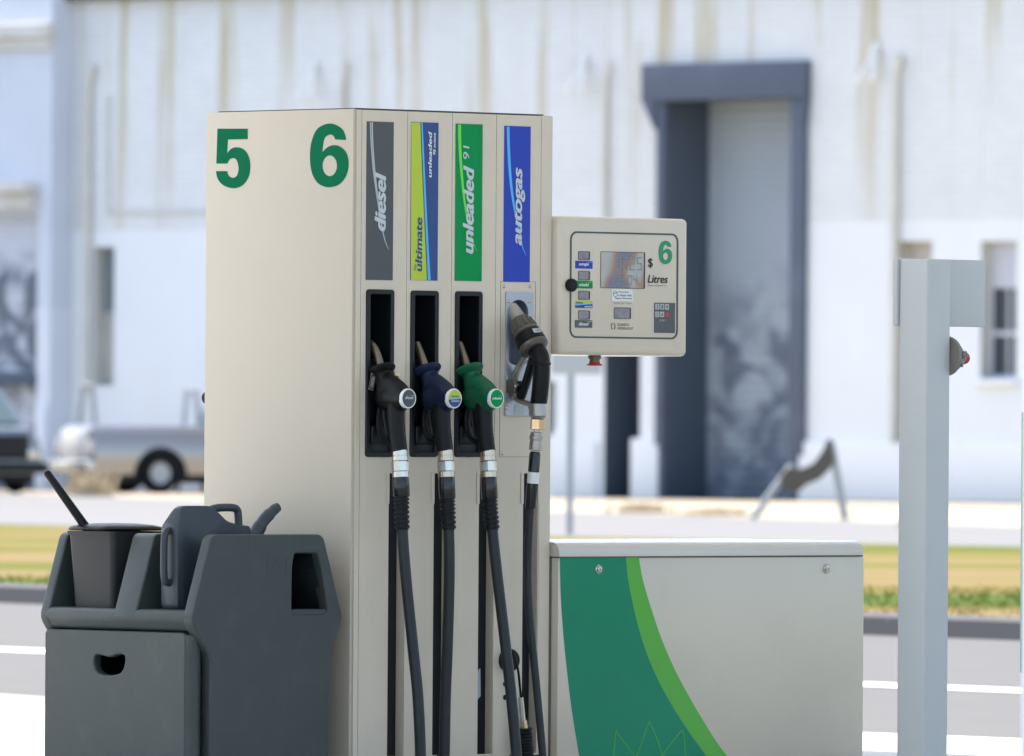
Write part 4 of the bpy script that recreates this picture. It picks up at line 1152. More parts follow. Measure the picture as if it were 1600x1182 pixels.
for k in range(12):
    an_ = 2 * math.pi * k / 12
    p0 = a_ + qm @ Vector((math.cos(an_) * 0.033, math.sin(an_) * 0.033, 0.013)); p1 = a_ + qm @ Vector((math.cos(an_) * 0.041, math.sin(an_) * 0.041, 0.046))
    add_tube(bm, [p0, p1], 0.004, 8)
link('grip_rib', bm_mesh(bm), 'gun', cp, 40)
bs = a_ + d_ * 0.064
band = axis_lathe('rubber_band', [(0, 0.043), (0.003, 0.046), (0.036, 0.049), (0.040, 0.046)], bs, d_, 'black', G, 40)
bs2 = a_ + d_ * 0.104
axis_lathe('end_ring', [(0, 0.047), (0.003, 0.050), (0.012, 0.049), (0.018, 0.042), (0.021, 0.03)], bs2, d_, 'gun', G, 40)
# rating label on band facing the viewer
lc = gq(846, 534, 0.0); rn = Vector((-0.12, -0.8, 0.5)); rn = (rn - d_ * rn.dot(d_)).normalized(); ru = d_.cross(rn).normalized()
if ru.x < 0: ru = -ru
rv = rn.cross(ru)
T = Matrix.Translation(a_ + d_ * 0.083 + rn * 0.0495) @ Matrix((ru, rv, rn)).transposed().to_4x4()
tg = shape('rating_label', [rrect(-0.015, 0.015, -0.008, 0.008, 0.002)], 'grey_line', G, T, 0, 0.0006)
text('lettering', 'LPG', (-0.004, 0.012, -0.005, 0.005), 'ink', tg, T, 0.001)
# elbow pipe
eb = spline([gq(835, 545), gq(843, 553), gq(846, 566), gq(845, 600), gq(841, 634)], 8)
tube('elbow', eb, [0.027] * (len(eb)), 'black', G, 26)
axis_lathe('elbow_ring', [(0, 0.028), (0.002, 0.0305), (0.008, 0.0305), (0.010, 0.028)], gq(846, 566), (gq(845.6, 580) - gq(846, 566)), 'black', G, 26)
# lever bracket
bm = bmesh.new()
add_tube(bm, spline([gq(822, 556), gq(812, 572), gq(804, 592), gq(802, 612), gq(808, 624), gq(822, 630), gq(838, 635)], 7), 0.0085, 12, side=(1, 0, 0), flat=1.7)
br = link('trigger_guard', bm_mesh(bm), 'alu', G, 40)
bm = bmesh.new()
add_tube(bm, spline([gq(833, 560), gq(826, 585), gq(820, 605), gq(814, 622)], 6), [0.011] * 19, 12, side=(1, 0, 0), flat=1.5)
link('trigger', bm_mesh(bm), 'black', G, 40)
for sx, a, b in ((-0.024, 806, 604), (0.024, 822, 606)):
    c = gq(a - 0, b); c = Vector((sx, gq(812, b).y + 0.012, c.z))
    bm = bmesh.new(); add_box(bm, (sx - 0.006, c.y - 0.02, c.z - 0.022), (sx + 0.006, c.y + 0.02, c.z + 0.022), 0.005); o_ = link('pivot_lug', bm_mesh(bm), 'gun', G, 40)
    axis_lathe('bolt', [(0, 0.007), (0.004, 0.007), (0.006, 0.004), (0.0061, 0.0005)], (sx, c.y - 0.02, c.z), (0, -1, 0), 'chrome', o_, 14)
# clamp collar, nut, fittings
k0, k1 = gq(841, 631), gq(840.5, 655); dd = (k1 - k0).normalized()
axis_lathe('clamp_collar', [(0, 0.029), (0.001, 0.0295), (0.038, 0.0295), (0.040, 0.027), (0.048, 0.02)], k0, dd, 'alu', G, 32)
axis_lathe('hex_nut', [(0, 0.020), (0.001, 0.0235), (0.032, 0.0235), (0.034, 0.021)], gq(840, 655), (gq(838.5, 690) - gq(840, 655)), 'brass', G, 6, sm=10)
axis_lathe('ferrule', [(0, 0.019), (0.009, 0.0195), (0.010, 0.022), (0.022, 0.022), (0.024, 0.0195), (0.040, 0.021), (0.055, 0.021), (0.057, 0.018)], gq(838.5, 676), (gq(836, 712) - gq(838.5, 676)), 'alu', G, 28)
sl0, sl1 = gq(836.5, 706), gq(829, 794)
tube('clear_sleeve', [sl0, sl0.lerp(sl1, 0.04), sl0.lerp(sl1, 0.96), sl1], [0.015, 0.0185, 0.0185, 0.017], 'cuff', G, 24)
mid_ = sl0.lerp(sl1, 0.36); tube('hose_label', [mid_, sl0.lerp(sl1, 0.56)], 0.0188, 'white', G, 24)
hp = spline([sl1 - (sl1 - sl0).normalized() * 0.02, sl1, gq(825, 860), gq(825, 920), gq(829, 980), gq(838, 1070), gq(848, 1182), Vector((0, gq(849, 1200).y + 0.01, 0.15)), Vector((0, 0.0, 0.134))], 10)
tube('hose', hp, 0.0125, 'hose', G, 20)

# ================================================================== DISPLAY UNIT (part of the pump)
DY = -0.030
dr = (W_ + 0.004, fx(1075, 450, DY), fz(970, 556, DY), fz(970, 340, DY))
bm = bmesh.new(); add_box(bm, (dr[0], DY, dr[2]), (dr[1], 0.36, dr[3]), 0.016, 4)
disp = link('display_box', bm_mesh(bm), 'beige', pump, 35)
def drr(px0, px1, py0, py1): return prect(px0, px1, py0, py1, DY)
def DT(off): return off - DY
r_ = drr(890, 1059.5, 363.5, 529.5)
shape('gasket', [rrect(*r_, 0.028, 8), rrect(r_[0] + 0.0075, r_[1] - 0.0075, r_[2] + 0.0055, r_[3] - 0.0055, 0.022, 8)], 'eave', disp, FRONT, DT(0.0005), 0.0006)
def dshape(name, r, material, off=0.001, rad=0.002, thick=0.0006, bevel=0.0): return shape(name, [rrect(*r, rad)], material, disp, FRONT, DT(off), thick, bevel)
def dtext(name, s, px0, px1, py0, py1, material, **k):
    off = k.pop('off', 0.0016)
    return text(name, s, drr(px0, px1, py0, py1), material, disp, off=DT(off), **k)
# display windows: dark edge at the right, main glass has reflections painted in
gm = bpy.data.materials.new('display glass with painted reflections'); gm.use_nodes = True
t = gm.node_tree; b = t.nodes['Principled BSDF']; b.inputs['Roughness'].default_value = 0.12; b.inputs['Coat Weight'].default_value = 0.5
tc = t.nodes.new('ShaderNodeTexCoord'); nz = t.nodes.new('ShaderNodeTexNoise'); nz.inputs['Scale'].default_value = 7; nz.inputs['Detail'].default_value = 1; nz.inputs['Distortion'].default_value = 0.5
mp_ = t.nodes.new('ShaderNodeMapping'); mp_.inputs['Location'].default_value = (0.31, 0, 0.77); t.links.new(tc.outputs['Object'], mp_.inputs[0]); t.links.new(mp_.outputs[0], nz.inputs['Vector'])
rp_ = t.nodes.new('ShaderNodeValToRGB'); e = rp_.color_ramp.elements
e[0].position = 0.36; e[0].color = (0.16, 0.17, 0.27, 1); e[1].position = 0.56; e[1].color = (0.42, 0.44, 0.42, 1)
k = e.new(0.43); k.color = (0.36, 0.21, 0.16, 1); k = e.new(0.49); k.color = (0.36, 0.38, 0.38, 1)  # colour patches stand in for reflections on the main glass
t.links.new(nz.outputs[0], rp_.inputs[0]); t.links.new(rp_.outputs[0], b.inputs['Base Color'])
M['lcd'] = gm
M['lcd_small'] = mat('small display glass', (0.20, 0.20, 0.245), 0.15, var=0.45, vscale=40, coat=0.5)
M['lcd_ink'] = mat('lcd segments', (0.20, 0.235, 0.22), 0.4)
def dwin(px0, px1, py0, py1, m_, sub):
    r = drr(px0, px1, py0, py1)
    f_ = shape('display_window', [rrect(r[0] - 0.0012, r[1] + 0.0012, r[2] - 0.0012, r[3] + 0.0012, 0.004), rrect(r[0], r[1] - 0.004, r[2] + 0.0005, r[3] - 0.0005, 0.003)], 'ink', disp, FRONT, DT(0.0012), 0.0006)
    shape('display_glass', [rrect(r[0] - 0.0006, r[1] - 0.003, r[2] - 0.0006, r[3] + 0.0006, 0.003)], m_, disp, FRONT, DT(0.0007), 0.0004)
    return r
dwin(938.5, 1007, 394.5, 450.5, 'lcd', True)
# seven-segment digits 3 0 2 5 / 2 6 0 4
SEG = {'0': 'abcdef', '2': 'abged', '3': 'abgcd', '5': 'afgcd', '6': 'afgecd', '8': 'abcdefg', '4': 'fgbc'}
def digit(ch, r, name='lcd_digit'):
    x0, x1, z0, z1 = r; w_ = (x1 - x0) * 0.19; zm = (z0 + z1) / 2; g_ = w_ * 0.3
    box_ = {'a': (x0 + g_, x1 - g_, z1 - w_, z1), 'd': (x0 + g_, x1 - g_, z0, z0 + w_), 'g': (x0 + g_, x1 - g_, zm - w_ / 2, zm + w_ / 2),
            'f': (x0, x0 + w_, zm + g_, z1 - g_), 'e': (x0, x0 + w_, z0 + g_, zm - g_), 'b': (x1 - w_, x1, zm + g_, z1 - g_), 'c': (x1 - w_, x1, z0 + g_, zm - g_)}
    bm = bmesh.new()
    for s in SEG[ch]: quad(bm, (box_[s][0], 0, box_[s][2]), (box_[s][1], 0, box_[s][2]), (box_[s][1], 0, box_[s][3]), (box_[s][0], 0, box_[s][3]))
    o = link(name, bm_mesh(bm), 'lcd_ink', disp); o.location = (0, DY - 0.0018, 0)
for i, ch in enumerate('3025'): digit(ch, drr(961.5 + i * 11, 969.5 + i * 11, 402, 423))
for i, ch in enumerate('2604'): digit(ch, drr(963 + i * 8.7, 969.5 + i * 8.7, 430.5, 445))
for (y0_, y1_) in ((393.5, 406), (424.5, 437.5), (455.5, 468), (486, 499)):
    dwin(903.5, 921, y0_, y1_, 'lcd_small', False)
dwin(959.5, 985, 481.5, 498, 'lcd_small', False)
tags = [(898.5, 925.5, 408, 420, 'sign_blue', 'autogas', 'cyan'), (898.5, 925.5, 439, 451, 'sign_green', 'unleaded', 'lime_line'), (898.2, 925.3, 470, 481.5, 'lime', None, None), (898, 925, 500.5, 512.5, 'keypad', 'diesel', 'grey_line')]
for (a, b, c, d, m_, s, l_) in tags:
    r = drr(a, b, c, d); tg = dshape('grade_label', r, m_, 0.001, 0.001)
    if s:
        text('lettering', s, (r[0] + (r[1] - r[0]) * .2, r[0] + (r[1] - r[0]) * .78, r[2] + (r[3] - r[2]) * .28, r[2] + (r[3] - r[2]) * .72), 'white', disp, off=DT(0.0022), offset=0.03, shear=0.25)
        shape('stripe', [[(r[0] + (r[1] - r[0]) * .55, r[3] - 0.006), (r[1] - 0.001, r[3] - 0.0022), (r[1] - 0.001, r[3] - 0.0042)]], l_, disp, FRONT, DT(0.0018), 0.0002)
    else:
        H = r[3] - r[2]
        shape('label_field', [[(r[0], r[2]), (r[1], r[2]), (r[1], r[2] + H * .52), (r[0], r[2] + H * .30)]], 'sign_navy', disp, FRONT, DT(0.0018), 0.0002)
        shape('stripe', [[(r[0], r[2] + H * .30), (r[1], r[2] + H * .52), (r[1], r[2] + H * .60), (r[0], r[2] + H * .46)]], 'cyan', disp, FRONT, DT(0.0022), 0.0002)
        text('lettering', 'ultimate', (r[0] + 0.003, r[0] + 0.033, r[2] + H * .58, r[2] + H * .86), 'sign_navy', disp, off=DT(0.0026), offset=0.02)
        text('lettering', 'unleaded', (r[0] + 0.040, r[1] - 0.003, r[2] + H * .08, r[2] + H * .34), 'white', disp, off=DT(0.0026), offset=0.02)
rr6 = drr(1029, 1050, 376.5, 413)
def map6(q_): a, b = nrm6(q_); return (rr6[0] + a * (rr6[1] - rr6[0]), rr6[2] + b * (rr6[3] - rr6[2]))
M['green_num2'] = mat('fresh green vinyl', (0.0, 0.26, 0.12), 0.35, var=0.02)
shape('number', [[map6(q_) for q_ in outline(six)], [map6(q_) for q_ in sixhole]], 'green_num2', disp, FRONT, DT(0.001), 0.0004)
dtext('lettering', '$', 1011.8, 1019.6, 404, 419.5, 'ink', offset=0.02)
dtext('lettering', 'Litres', 1011.5, 1043, 430, 442.7, 'ink', offset=0.022, shear=0.2)
dtext('lettering', 'Minimum delivery 2 L', 1011.5, 1041, 445.3, 448.2, 'ink')
sr = drr(955.5, 988.5, 452, 471)
vs = dshape('notice_sticker', sr, 'grey_line', 0.001, 0.001); vs.data.materials[0] = M['white']
for i, s in enumerate(('This pump', 'is fitted with', 'Vapour Recovery')):
    x0_ = 965 if i < 2 else 960; x1_ = (982.5, 987, 988)[i] - 0.7
    dtext('lettering', s, x0_, x1_, 455 + i * 5, 458.6 + i * 5, 'ink', offset=0.02)
cx_, cz_ = PF.fy(960.8, 459.5, DY)
shape('lettering', [[(cx_ + 0.0095 * math.cos(R(a)), cz_ + 0.010 * math.sin(R(a))) for a in range(0, 360, 15)], [(cx_ + 0.0077 * math.cos(R(a)), cz_ + 0.0082 * math.sin(R(a))) for a in range(0, 360, 15)]], 'green_num2', disp, FRONT, DT(0.002), 0.0002)
shape('lettering', [[(cx_ - 0.0085, cz_ - 0.001), (cx_ + 0.0085, cz_ + 0.003), (cx_ + 0.0085, cz_ + 0.0055), (cx_ - 0.0085, cz_ + 0.0015)]], 'green_num2', disp, FRONT, DT(0.0022), 0.0002)
dtext('lettering', 'cents per litre', 959, 986, 472.6, 476.2, 'ink', spacing=1.2)
dtext('lettering', 'GILBARCO', 964, 982.5, 505.6, 509.6, 'ink')
dtext('lettering', 'VEEDER-ROOT', 964, 989.5, 511.4, 515.4, 'ink')
lx_, lz_ = PF.fy(957.8, 510.2, DY)
for a0_, a1_ in ((-70, 70), (110, 250)):
    arc = [(lx_ + 0.0095 * math.cos(R(a)), lz_ + 0.0115 * math.sin(R(a))) for a in range(a0_, a1_ + 1, 10)] + [(lx_ + 0.0070 * math.cos(R(a)), lz_ + 0.0085 * math.sin(R(a))) for a in range(a1_, a0_ - 1, -10)]
    shape('lettering', [arc], 'ink', disp, FRONT, DT(0.001), 0.0002)
kr = drr(1022, 1054, 473.5, 520.5); dshape('keypad', kr, 'keypad', 0.0012, 0.002, 0.001)
kx0, kx1, kz0, kz1 = kr
for i in range(3):
    for j in range(2):
        a = kx0 + 0.002 + i * 0.0215; z_ = kz1 - 0.022 - j * 0.0245
        if i == 2 and j == 1:
            shape('key', [[(a + 0.009 + 0.009 * math.cos(R(q_)), z_ + 0.008 + 0.0095 * math.sin(R(q_))) for q_ in range(0, 360, 20)]], 'redbrown', disp, FRONT, DT(0.003), 0.001)
        else:
            shape('key', [rrect(a, a + 0.0175, z_, z_ + 0.018, 0.002)], 'key', disp, FRONT, DT(0.003), 0.001)
            text('lettering', '789C4'[i + j * 3] if i + j * 3 < 5 else '0', (a + 0.0045, a + 0.0125, z_ + 0.003, z_ + 0.014), 'keypad', disp, off=DT(0.0046), offset=0.03)
text('lettering', 'RESET', (kx0 + 0.022, kx0 + 0.05, kz0 + 0.037, kz0 + 0.043), 'key', disp, off=DT(0.0026))
for i in range(3): text('lettering', 'press to select and pay', (kx0 + 0.008, kx0 + 0.066, kz0 + 0.026 - i * 0.008, kz0 + 0.029 - i * 0.008), 'alu', disp, off=DT(0.0026)) if False else None
# round black knob on the gasket and red push button beneath
x_, z_ = PF.fy(890, 446, DY)
axis_lathe('knob', [(0, 0.020), (0.004, 0.021), (0.014, 0.021), (0.018, 0.018), (0.019, 0.001)], (x_, DY, z_), (0, -1, 0), 'black', disp, 32)
x_, z_ = PF.fy(929, 557, 0.03)
st = axis_lathe('stop_button', [(0, 0.020), (0.006, 0.022), (0.012, 0.021), (0.013, 0.017), (0.020, 0.017)], (x_, 0.03, dr[2] + 0.001), (0, 0, -1), 'gun', disp, 28)
axis_lathe('button_cap', [(0.018, 0.016), (0.021, 0.017), (0.026, 0.019), (0.030, 0.027), (0.033, 0.024), (0.034, 0.001)], (x_, 0.03, dr[2]), (0, 0, -1), 'redbrown', disp, 28)

# ================================================================== LOW CABINET
LY = -0.032
lc0, lc1 = W_ + 0.009, fx(1350, 1000, LY)
lcap = fz(1100, 869, LY); ltop = fz(1100, 846.5, LY)
cab = empty('hydraulics_cabinet', PF.o, PF.rz, 'low cream steel cabinet with deep green swoosh beside the tall pump', 'cabinet')
bm = bmesh.new(); add_box(bm, (lc0, LY, Z0), (lc1, 0.62, lcap - 0.0035), 0.006, 2); link('body', bm_mesh(bm), 'cabinet', cab, 35)
# cap with rounded front edge
bm = bmesh.new()
hh = ltop - lcap
prof = [(LY - 0.006, lcap)] + [(LY - 0.006 + 0.035 * (1 - math.cos(R(a))), ltop - 0.035 + 0.035 * math.sin(R(a))) for a in range(0, 91, 15)] + [(0.63 - 0.035 * (1 - math.sin(R(a))), ltop - 0.035 + 0.035 * math.cos(R(a))) for a in range(0, 91, 15)][0:0] + [(0.60, ltop), (0.63, ltop - 0.03), (0.63, lcap)]
A = [bm.verts.new((lc0 - 0.002, y, z)) for y, z in prof]; Bv = [bm.verts.new((lc1 + 0.0, y, z)) for y, z in prof]
bm.faces.new(A); bm.faces.new(Bv[::-1])
for i in range(len(prof)): bm.faces.new((A[i], A[(i + 1) % len(prof)], Bv[(i + 1) % len(prof)], Bv[i]))
bmesh.ops.recalc_face_normals(bm, faces=bm.faces)
end = [e_ for e_ in bm.edges if all(abs(v.co.x - lc1) < 1e-5 for v in e_.verts)]
bmesh.ops.bevel(bm, geom=end, offset=0.012, segments=4, affect='EDGES')
link('cap', bm_mesh(bm), 'cap', cab, 30)
box('gap', (lc0 + 0.004, LY + 0.004, lcap - 0.004), (lc1 - 0.004, 0.6, lcap + 0.001), 'seam', cab)
def LT(o_): return o_ - LY
def lshape(name, pix, material, off, extra_low=True):
    return shape(name, [[(fx(a, b, LY), fz(a, b, LY)) for a, b in pix]], material, cab, FRONT, LT(off), 0.0003)
left = [(874.5, 871), (876, 930), (880, 990), (886, 1050), (894, 1115), (905, 1182), (916, 1240)]
mid = [(978, 871), (981, 905), (990, 950), (1003, 1000), (1022, 1050), (1048, 1100), (1077, 1145), (1104, 1182), (1150, 1240)]
rgt = [(998, 871), (1004, 905), (1017, 950), (1034, 1000), (1056, 1050), (1083, 1100), (1112, 1148), (1136, 1182), (1182, 1240)]
def sm2(p): return [(v.x, v.y) for v in spline([Vector((a, b, 0)) for a, b in p], 6)]
lshape('green_swoosh', sm2(left) + sm2(mid)[::-1], 'teal', 0.0006)
lshape('leaf_band', sm2(mid) + sm2(rgt)[::-1], 'leaf', 0.0006)
def petal_line(pts, w_=1.15):
    q_ = sm2(pts); n = len(q_); A, B_ = [], []
    for i in range(n):
        d = (Vector(q_[min(i + 1, n - 1)]) - Vector(q_[max(i - 1, 0)])).normalized(); nn_ = Vector((-d.y, d.x)) * (w_ / 2)
        A.append((q_[i][0] + nn_.x, q_[i][1] + nn_.y)); B_.append((q_[i][0] - nn_.x, q_[i][1] - nn_.y))
    lshape('petal_outline', A + B_[::-1], 'leaf', 0.0014)
petal_line([(957, 1215), (958, 1182), (960, 1160), (962, 1142)]); petal_line([(962, 1142), (972, 1156), (984, 1172), (998, 1195)])
petal_line([(988, 1200), (995, 1180), (1004, 1155), (1014, 1127)]); petal_line([(1014, 1127), (1022, 1145), (1029, 1163), (1034, 1182), (1037, 1205)])
petal_line([(1030, 1190), (1040, 1172), (1052, 1157), (1066, 1140)]); petal_line([(1066, 1140), (1069, 1158), (1070, 1182), (1070, 1210)])
for a, b in ((935, 890), (1291.5, 888.5)):
    x_, z_ = PF.fy(a, b, LY)
    l_ = axis_lathe('lock', [(0, 0.0155), (0.003, 0.0155), (0.005, 0.013), (0.005, 0.010), (0.008, 0.009), (0.009, 0.0005)], (x_, LY, z_), (0, -1, 0), 'chrome', cab, 28)
    box('keyhole', (x_ - 0.001, LY - 0.0094, z_ - 0.005), (x_ + 0.001, LY - 0.0086, z_ + 0.005), 'ink', l_)
box('left_trim', (lc0 - 0.0085, LY + 0.030, Z0), (lc0 - 0.0005, 0.05, lcap - 0.004), 'seam', cab)

# ================================================================== SERVICE BIN UNIT
UE = -0.03
xr = fx(536, 968, UE); xl = fx(299, 972, UE); xm = (xr + xl) / 2
zt = fz(420, 835.5, UE); zm_ = fz(420, 969, UE); zn = fz(420, 1018, UE)
xt0, xt1 = fx(331, 840, UE), fx(506, 840, UE); xb0, xb1 = fx(329, 1030, UE), fx(516, 1030, UE)
LU = PF.fx(61, 975, xl)[0] - UE
unit = empty('service_bin', PF.M @ Vector((xm, UE, Z0)), PF.rz, 'charcoal plastic forecourt bin unit with open pockets in front of the pump side', 'bin')
T0 = Vector((-xm, -UE, -Z0))
def u(x, y, z): return (x - xm, y - UE, z - Z0)
r0 = 0.006
ins = r0
def P2(*a): return [(x - xm, z - Z0) for x, z in a]
prof_full = rpoly(P2((xt0 + ins, zt - ins), (xl + ins, zm_), (xb0 + ins, zn - 0.015), (xb0 + ins, Z0), (xb1 - ins, Z0), (xb1 - ins, zn - 0.015), (xr - ins, zm_ + 0.005), (xt1 - ins, zt - ins)), 0.02)
hole = rpoly([(fx(a, b, UE) - xm, fz(a, b, UE) - Z0) for a, b in ((459, 862), (498, 862), (505, 890), (515, 955), (508, 963), (455, 963), (454, 955), (455, 885))], 0.014)
hole = [((p_[0]), p_[1]) for p_ in hole]
TH = 0.045
# near end panel with the window hole
panel = shape('end_panel', [prof_full, hole], 'bin', unit, FRONT, -TH / 2, TH / 2 - r0, r0, 3, sm=50)
# embossed mark on end panel
em = [(fx(a, b, UE) - xm, fz(a, b, UE) - Z0) for a, b in ((417, 870), (447, 870), (447, 900), (417, 900))]
shape('embossed_mark', [em, [(em[0][0] + .002, em[0][1] - .002), (em[1][0] - .002, em[1][1] - .002), (em[2][0] - .002, em[2][1] + .002), (em[3][0] + .002, em[3][1] + .002)]], 'bin', unit, FRONT, 0.0005, 0.0004)
shape('embossed_mark', [[(fx(a, b, UE) - xm, fz(a, b, UE) - Z0) for a, b in ((421, 892), (428, 882), (430, 872), (431, 872), (429, 884), (422, 893))]], 'bin', unit, FRONT, 0.0005, 0.0004)
# ribs (upper profile only) and far end
zlip = zm_ + 0.028
upper = rpoly(P2((xt0 + ins, zt - ins), (xl + ins, zm_), (xr - ins, zm_), (xt1 - ins, zt - ins)), 0.015)
def rib(y0, y1, prof, name='divider', material='bin'):
    return shape(name, [prof], material, unit, FRONT, -(y0 + y1) / 2, (y1 - y0) / 2 - r0, r0, 3, sm=50)
rib(0.268, 0.372, upper)
rib(LU - 0.040, LU, prof_full, 'end_panel')
# spine between the two sides, pocket floor, lip
bm = bmesh.new()
add_box(bm, (-0.035, TH - 0.002, zn - Z0), (0.035, LU - 0.03, zt - Z0 - 0.004), 0.004)
add_box(bm, (xb0 - xm + 0.17, TH - 0.002, 0.0), (xb1 - xm - 0.012, LU - 0.035, zn - Z0 - 0.004), 0.01)
link('core', bm_mesh(bm), 'bin', unit, 40)
box('dark_filler', (0.0, 0.21, zlip - Z0), (xr - xm - 0.095, LU - 0.05, zt - Z0 - 0.012), 'bin_shade', unit, 0.01)  # added block, keeps light from showing through the window hole
cw = P2((xt1 - 0.045, zt - 0.012), (xt1 - 0.012, zt - 0.012), (xr - 0.014, zm_ + 0.01), (xr - 0.05, zm_ + 0.01))
me = curve_mesh([cw], (LU - TH) / 2, 0.0); me.transform(FRONT @ Matrix.Translation((0, 0, -LU / 2))); link('side_cover', me, 'bin_shade', unit)
bm = bmesh.new(); add_box(bm, (0.03, TH - 0.01, zt - Z0 - 0.016), (xt1 - xm - 0.012, LU - 0.03, zt - Z0 - 0.004)); link('top_cover', bm_mesh(bm), 'bin', unit)
lip = P2((xl + ins + 0.003, zm_), (xl + ins + 0.0, zm_ + 0.0), (xb0 + ins - 0.008, zn + 0.005), (xb1 - ins, zn + 0.005), (xr - ins, zm_), (xr - 0.01, zlip), (xl + 0.012, zlip))
lipp = rpoly(P2((xl + ins + 0.006, zlip), (xl + ins, zm_ + 0.002), (xl + 0.028, zm_ - 0.032), (xr - 0.028, zm_ - 0.032), (xr - ins, zm_ + 0.002), (xr - ins - 0.006, zlip)), 0.012)
me = curve_mesh([lipp], (LU - TH) / 2 + 0.012, 0.004); me.transform(FRONT @ Matrix.Translation((0, 0, -LU / 2)))
link('tray_lip', me, 'bin', unit, 50)
# sunken pocket floors (darker, worn)
# bin drawer below the lip on the left side
bz1 = zm_ - 0.034 - Z0
b0 = PF.fx(69, 1080, xl + 0.016)[0] - UE; b1 = 0.035
rb = 0.028
drawer_prof = rrect(b1 + rb, b0 - rb * 0.4, 0.02 + rb, bz1 - 0.004 - 0.006, 0.012)
kid = [PF.fx(a, b, xl + 0.016) for a, b in ((149, 1027), (153, 1023), (161, 1024), (170, 1026), (180, 1023), (189, 1023), (193, 1028), (192, 1040), (187, 1050), (177, 1054), (162, 1054), (152, 1048), (148, 1038))]
kid = [(a - UE, b - Z0) for a, b in kid]
kcx, kcz = sum(a for a, b in kid) / len(kid), sum(b for a, b in kid) / len(kid)
kid = [(kcx + (a - kcx) * 1.16, kcz + (b - kcz) * 1.2) for a, b in kid]
kid = [(v.x, v.y) for v in spline([Vector((a, b, 0)) for a, b in kid + kid[:1]], 4)][:-1]
# drawer front plate: SIDE mapping (u=y, v=z, w outward -x)
X0 = xl + 0.016 - xm
me = curve_mesh([rrect(b1 + 0.016, b0 - 0.006, 0.02, bz1 - 0.010, 0.012), [(kid_[0], kid_[1]) for kid_ in kid]], 0.010, 0.006, 3)
me.transform(Matrix.Translation((X0 + 0.016, 0, 0)) @ SIDE)
dwr = link('waste_drawer', me, 'bin', unit, 50)
bm = bmesh.new()
yA, yB = b1 + 0.012, b0 - 0.002
for (a, b) in (((yA, 0.012), (yB, 0.012)), ((yB, 0.012), (yB, bz1 - 0.002)), ((yA, 0.012), (yA, bz1 - 0.002))):
    x0_, x1_ = X0 + 0.022, X0 + 0.13
    quad(bm, (x0_, a[0], a[1]), (x1_, a[0], a[1]), (x1_, b[0], b[1]), (x0_, b[0], b[1]))
link('drawer_side', bm_mesh(bm), 'bin', dwr)
# near rounded shoulder of the drawer that meets the end panel
tube('drawer_edge', [(X0 + 0.030, b1 + 0.016, 0.01), (X0 + 0.030, b1 + 0.016, bz1 - 0.012)], 0.028, 'bin', dwr, 24)

# ---- bucket with lid and squeegee, in the far pocket
FLOOR = zlip + 0.001
bk = empty('squeegee_bucket', PF.M @ Vector((xl + 0.15, UE + 0.532, FLOOR)), PF.rz, 'dark grey square bucket with domed lid in the left pocket of the bin unit', 'bucket')
def taper_box(name, hx0, hy0, hx1, hy1, z0, z1, r, material, parent, seg=6):
    bm = bmesh.new(); A = [bm.verts.new((a, b, z0)) for a, b in rrect(-hx0, hx0, -hy0, hy0, r, seg)]; B_ = [bm.verts.new((a, b, z1)) for a, b in rrect(-hx1, hx1, -hy1, hy1, r, seg)]
    bm.faces.new(A[::-1]); bm.faces.new(B_)
    n = len(A)
    for i in range(n): bm.faces.new((A[i], A[(i + 1) % n], B_[(i + 1) % n], B_[i]))
    return link(name, bm_mesh(bm), material, parent, 35)
zb = PF.fx(140, 831, xl + 0.05)[1] - FLOOR
taper_box('bucket_body', 0.092, 0.094, 0.106, 0.108, 0.0, zb, 0.018, 'bucket', bk)
taper_box('bucket_rim', 0.112, 0.114, 0.113, 0.115, zb - 0.010, zb + 0.002, 0.02, 'bucket', bk)
bm = bmesh.new()
rings = []
for k_, (s_, h_) in enumerate(((1.16, 0.004), (1.20, 0.009), (1.16, 0.015), (0.95, 0.021), (0.5, 0.026), (0.05, 0.027))):
    rings.append([bm.verts.new((a * s_, b * s_, zb + h_)) for a, b in rrect(-0.105, 0.105, -0.107, 0.107, 0.06, 7)])
bm.faces.new(rings[0][::-1]); bm.faces.new(rings[-1])
for i in range(len(rings) - 1):
    n = len(rings[i])
    for k_ in range(n): bm.faces.new((rings[i][k_], rings[i][(k_ + 1) % n], rings[i + 1][(k_ + 1) % n], rings[i + 1][k_]))
link('lid', bm_mesh(bm), 'black', bk, 50)
sq = empty('squeegee', PF.M @ Vector((xl + 0.16, UE + 0.50, FLOOR + 0.01)), PF.rz, 'squeegee with slanting black handle sticking out of the bucket', 'squeegee')
# handle points measured on the plane through the bucket centre
sfr = Frame(*(PF.M @ Vector((xl + 0.16, UE + 0.50, 0)))[:2], 0.0)
def sqp(px, py):
    x, z = sfr.fy(px, py); v = Vector((x, 0, z - FLOOR - 0.01)); v.rotate(Matrix.Rotation(-PF.rz, 3, 'Z')); return v
hA, hB = sqp(72, 737), sqp(134, 824)
lowp = hB + (hB - hA) * 0.35; lowp = Vector((lowp.x * 0.5, lowp.y * 0.5, 0.06))
tube('handle', [hA, hA.lerp(hB, 0.03), hA.lerp(hB, 0.6), hB, lowp], [0.008, 0.012, 0.0135, 0.0145, 0.012], 'black', sq, 18)
box('squeegee_head', (-0.07, -0.012, 0.0), (0.07, 0.012, 0.05), 'black', sq, 0.004)

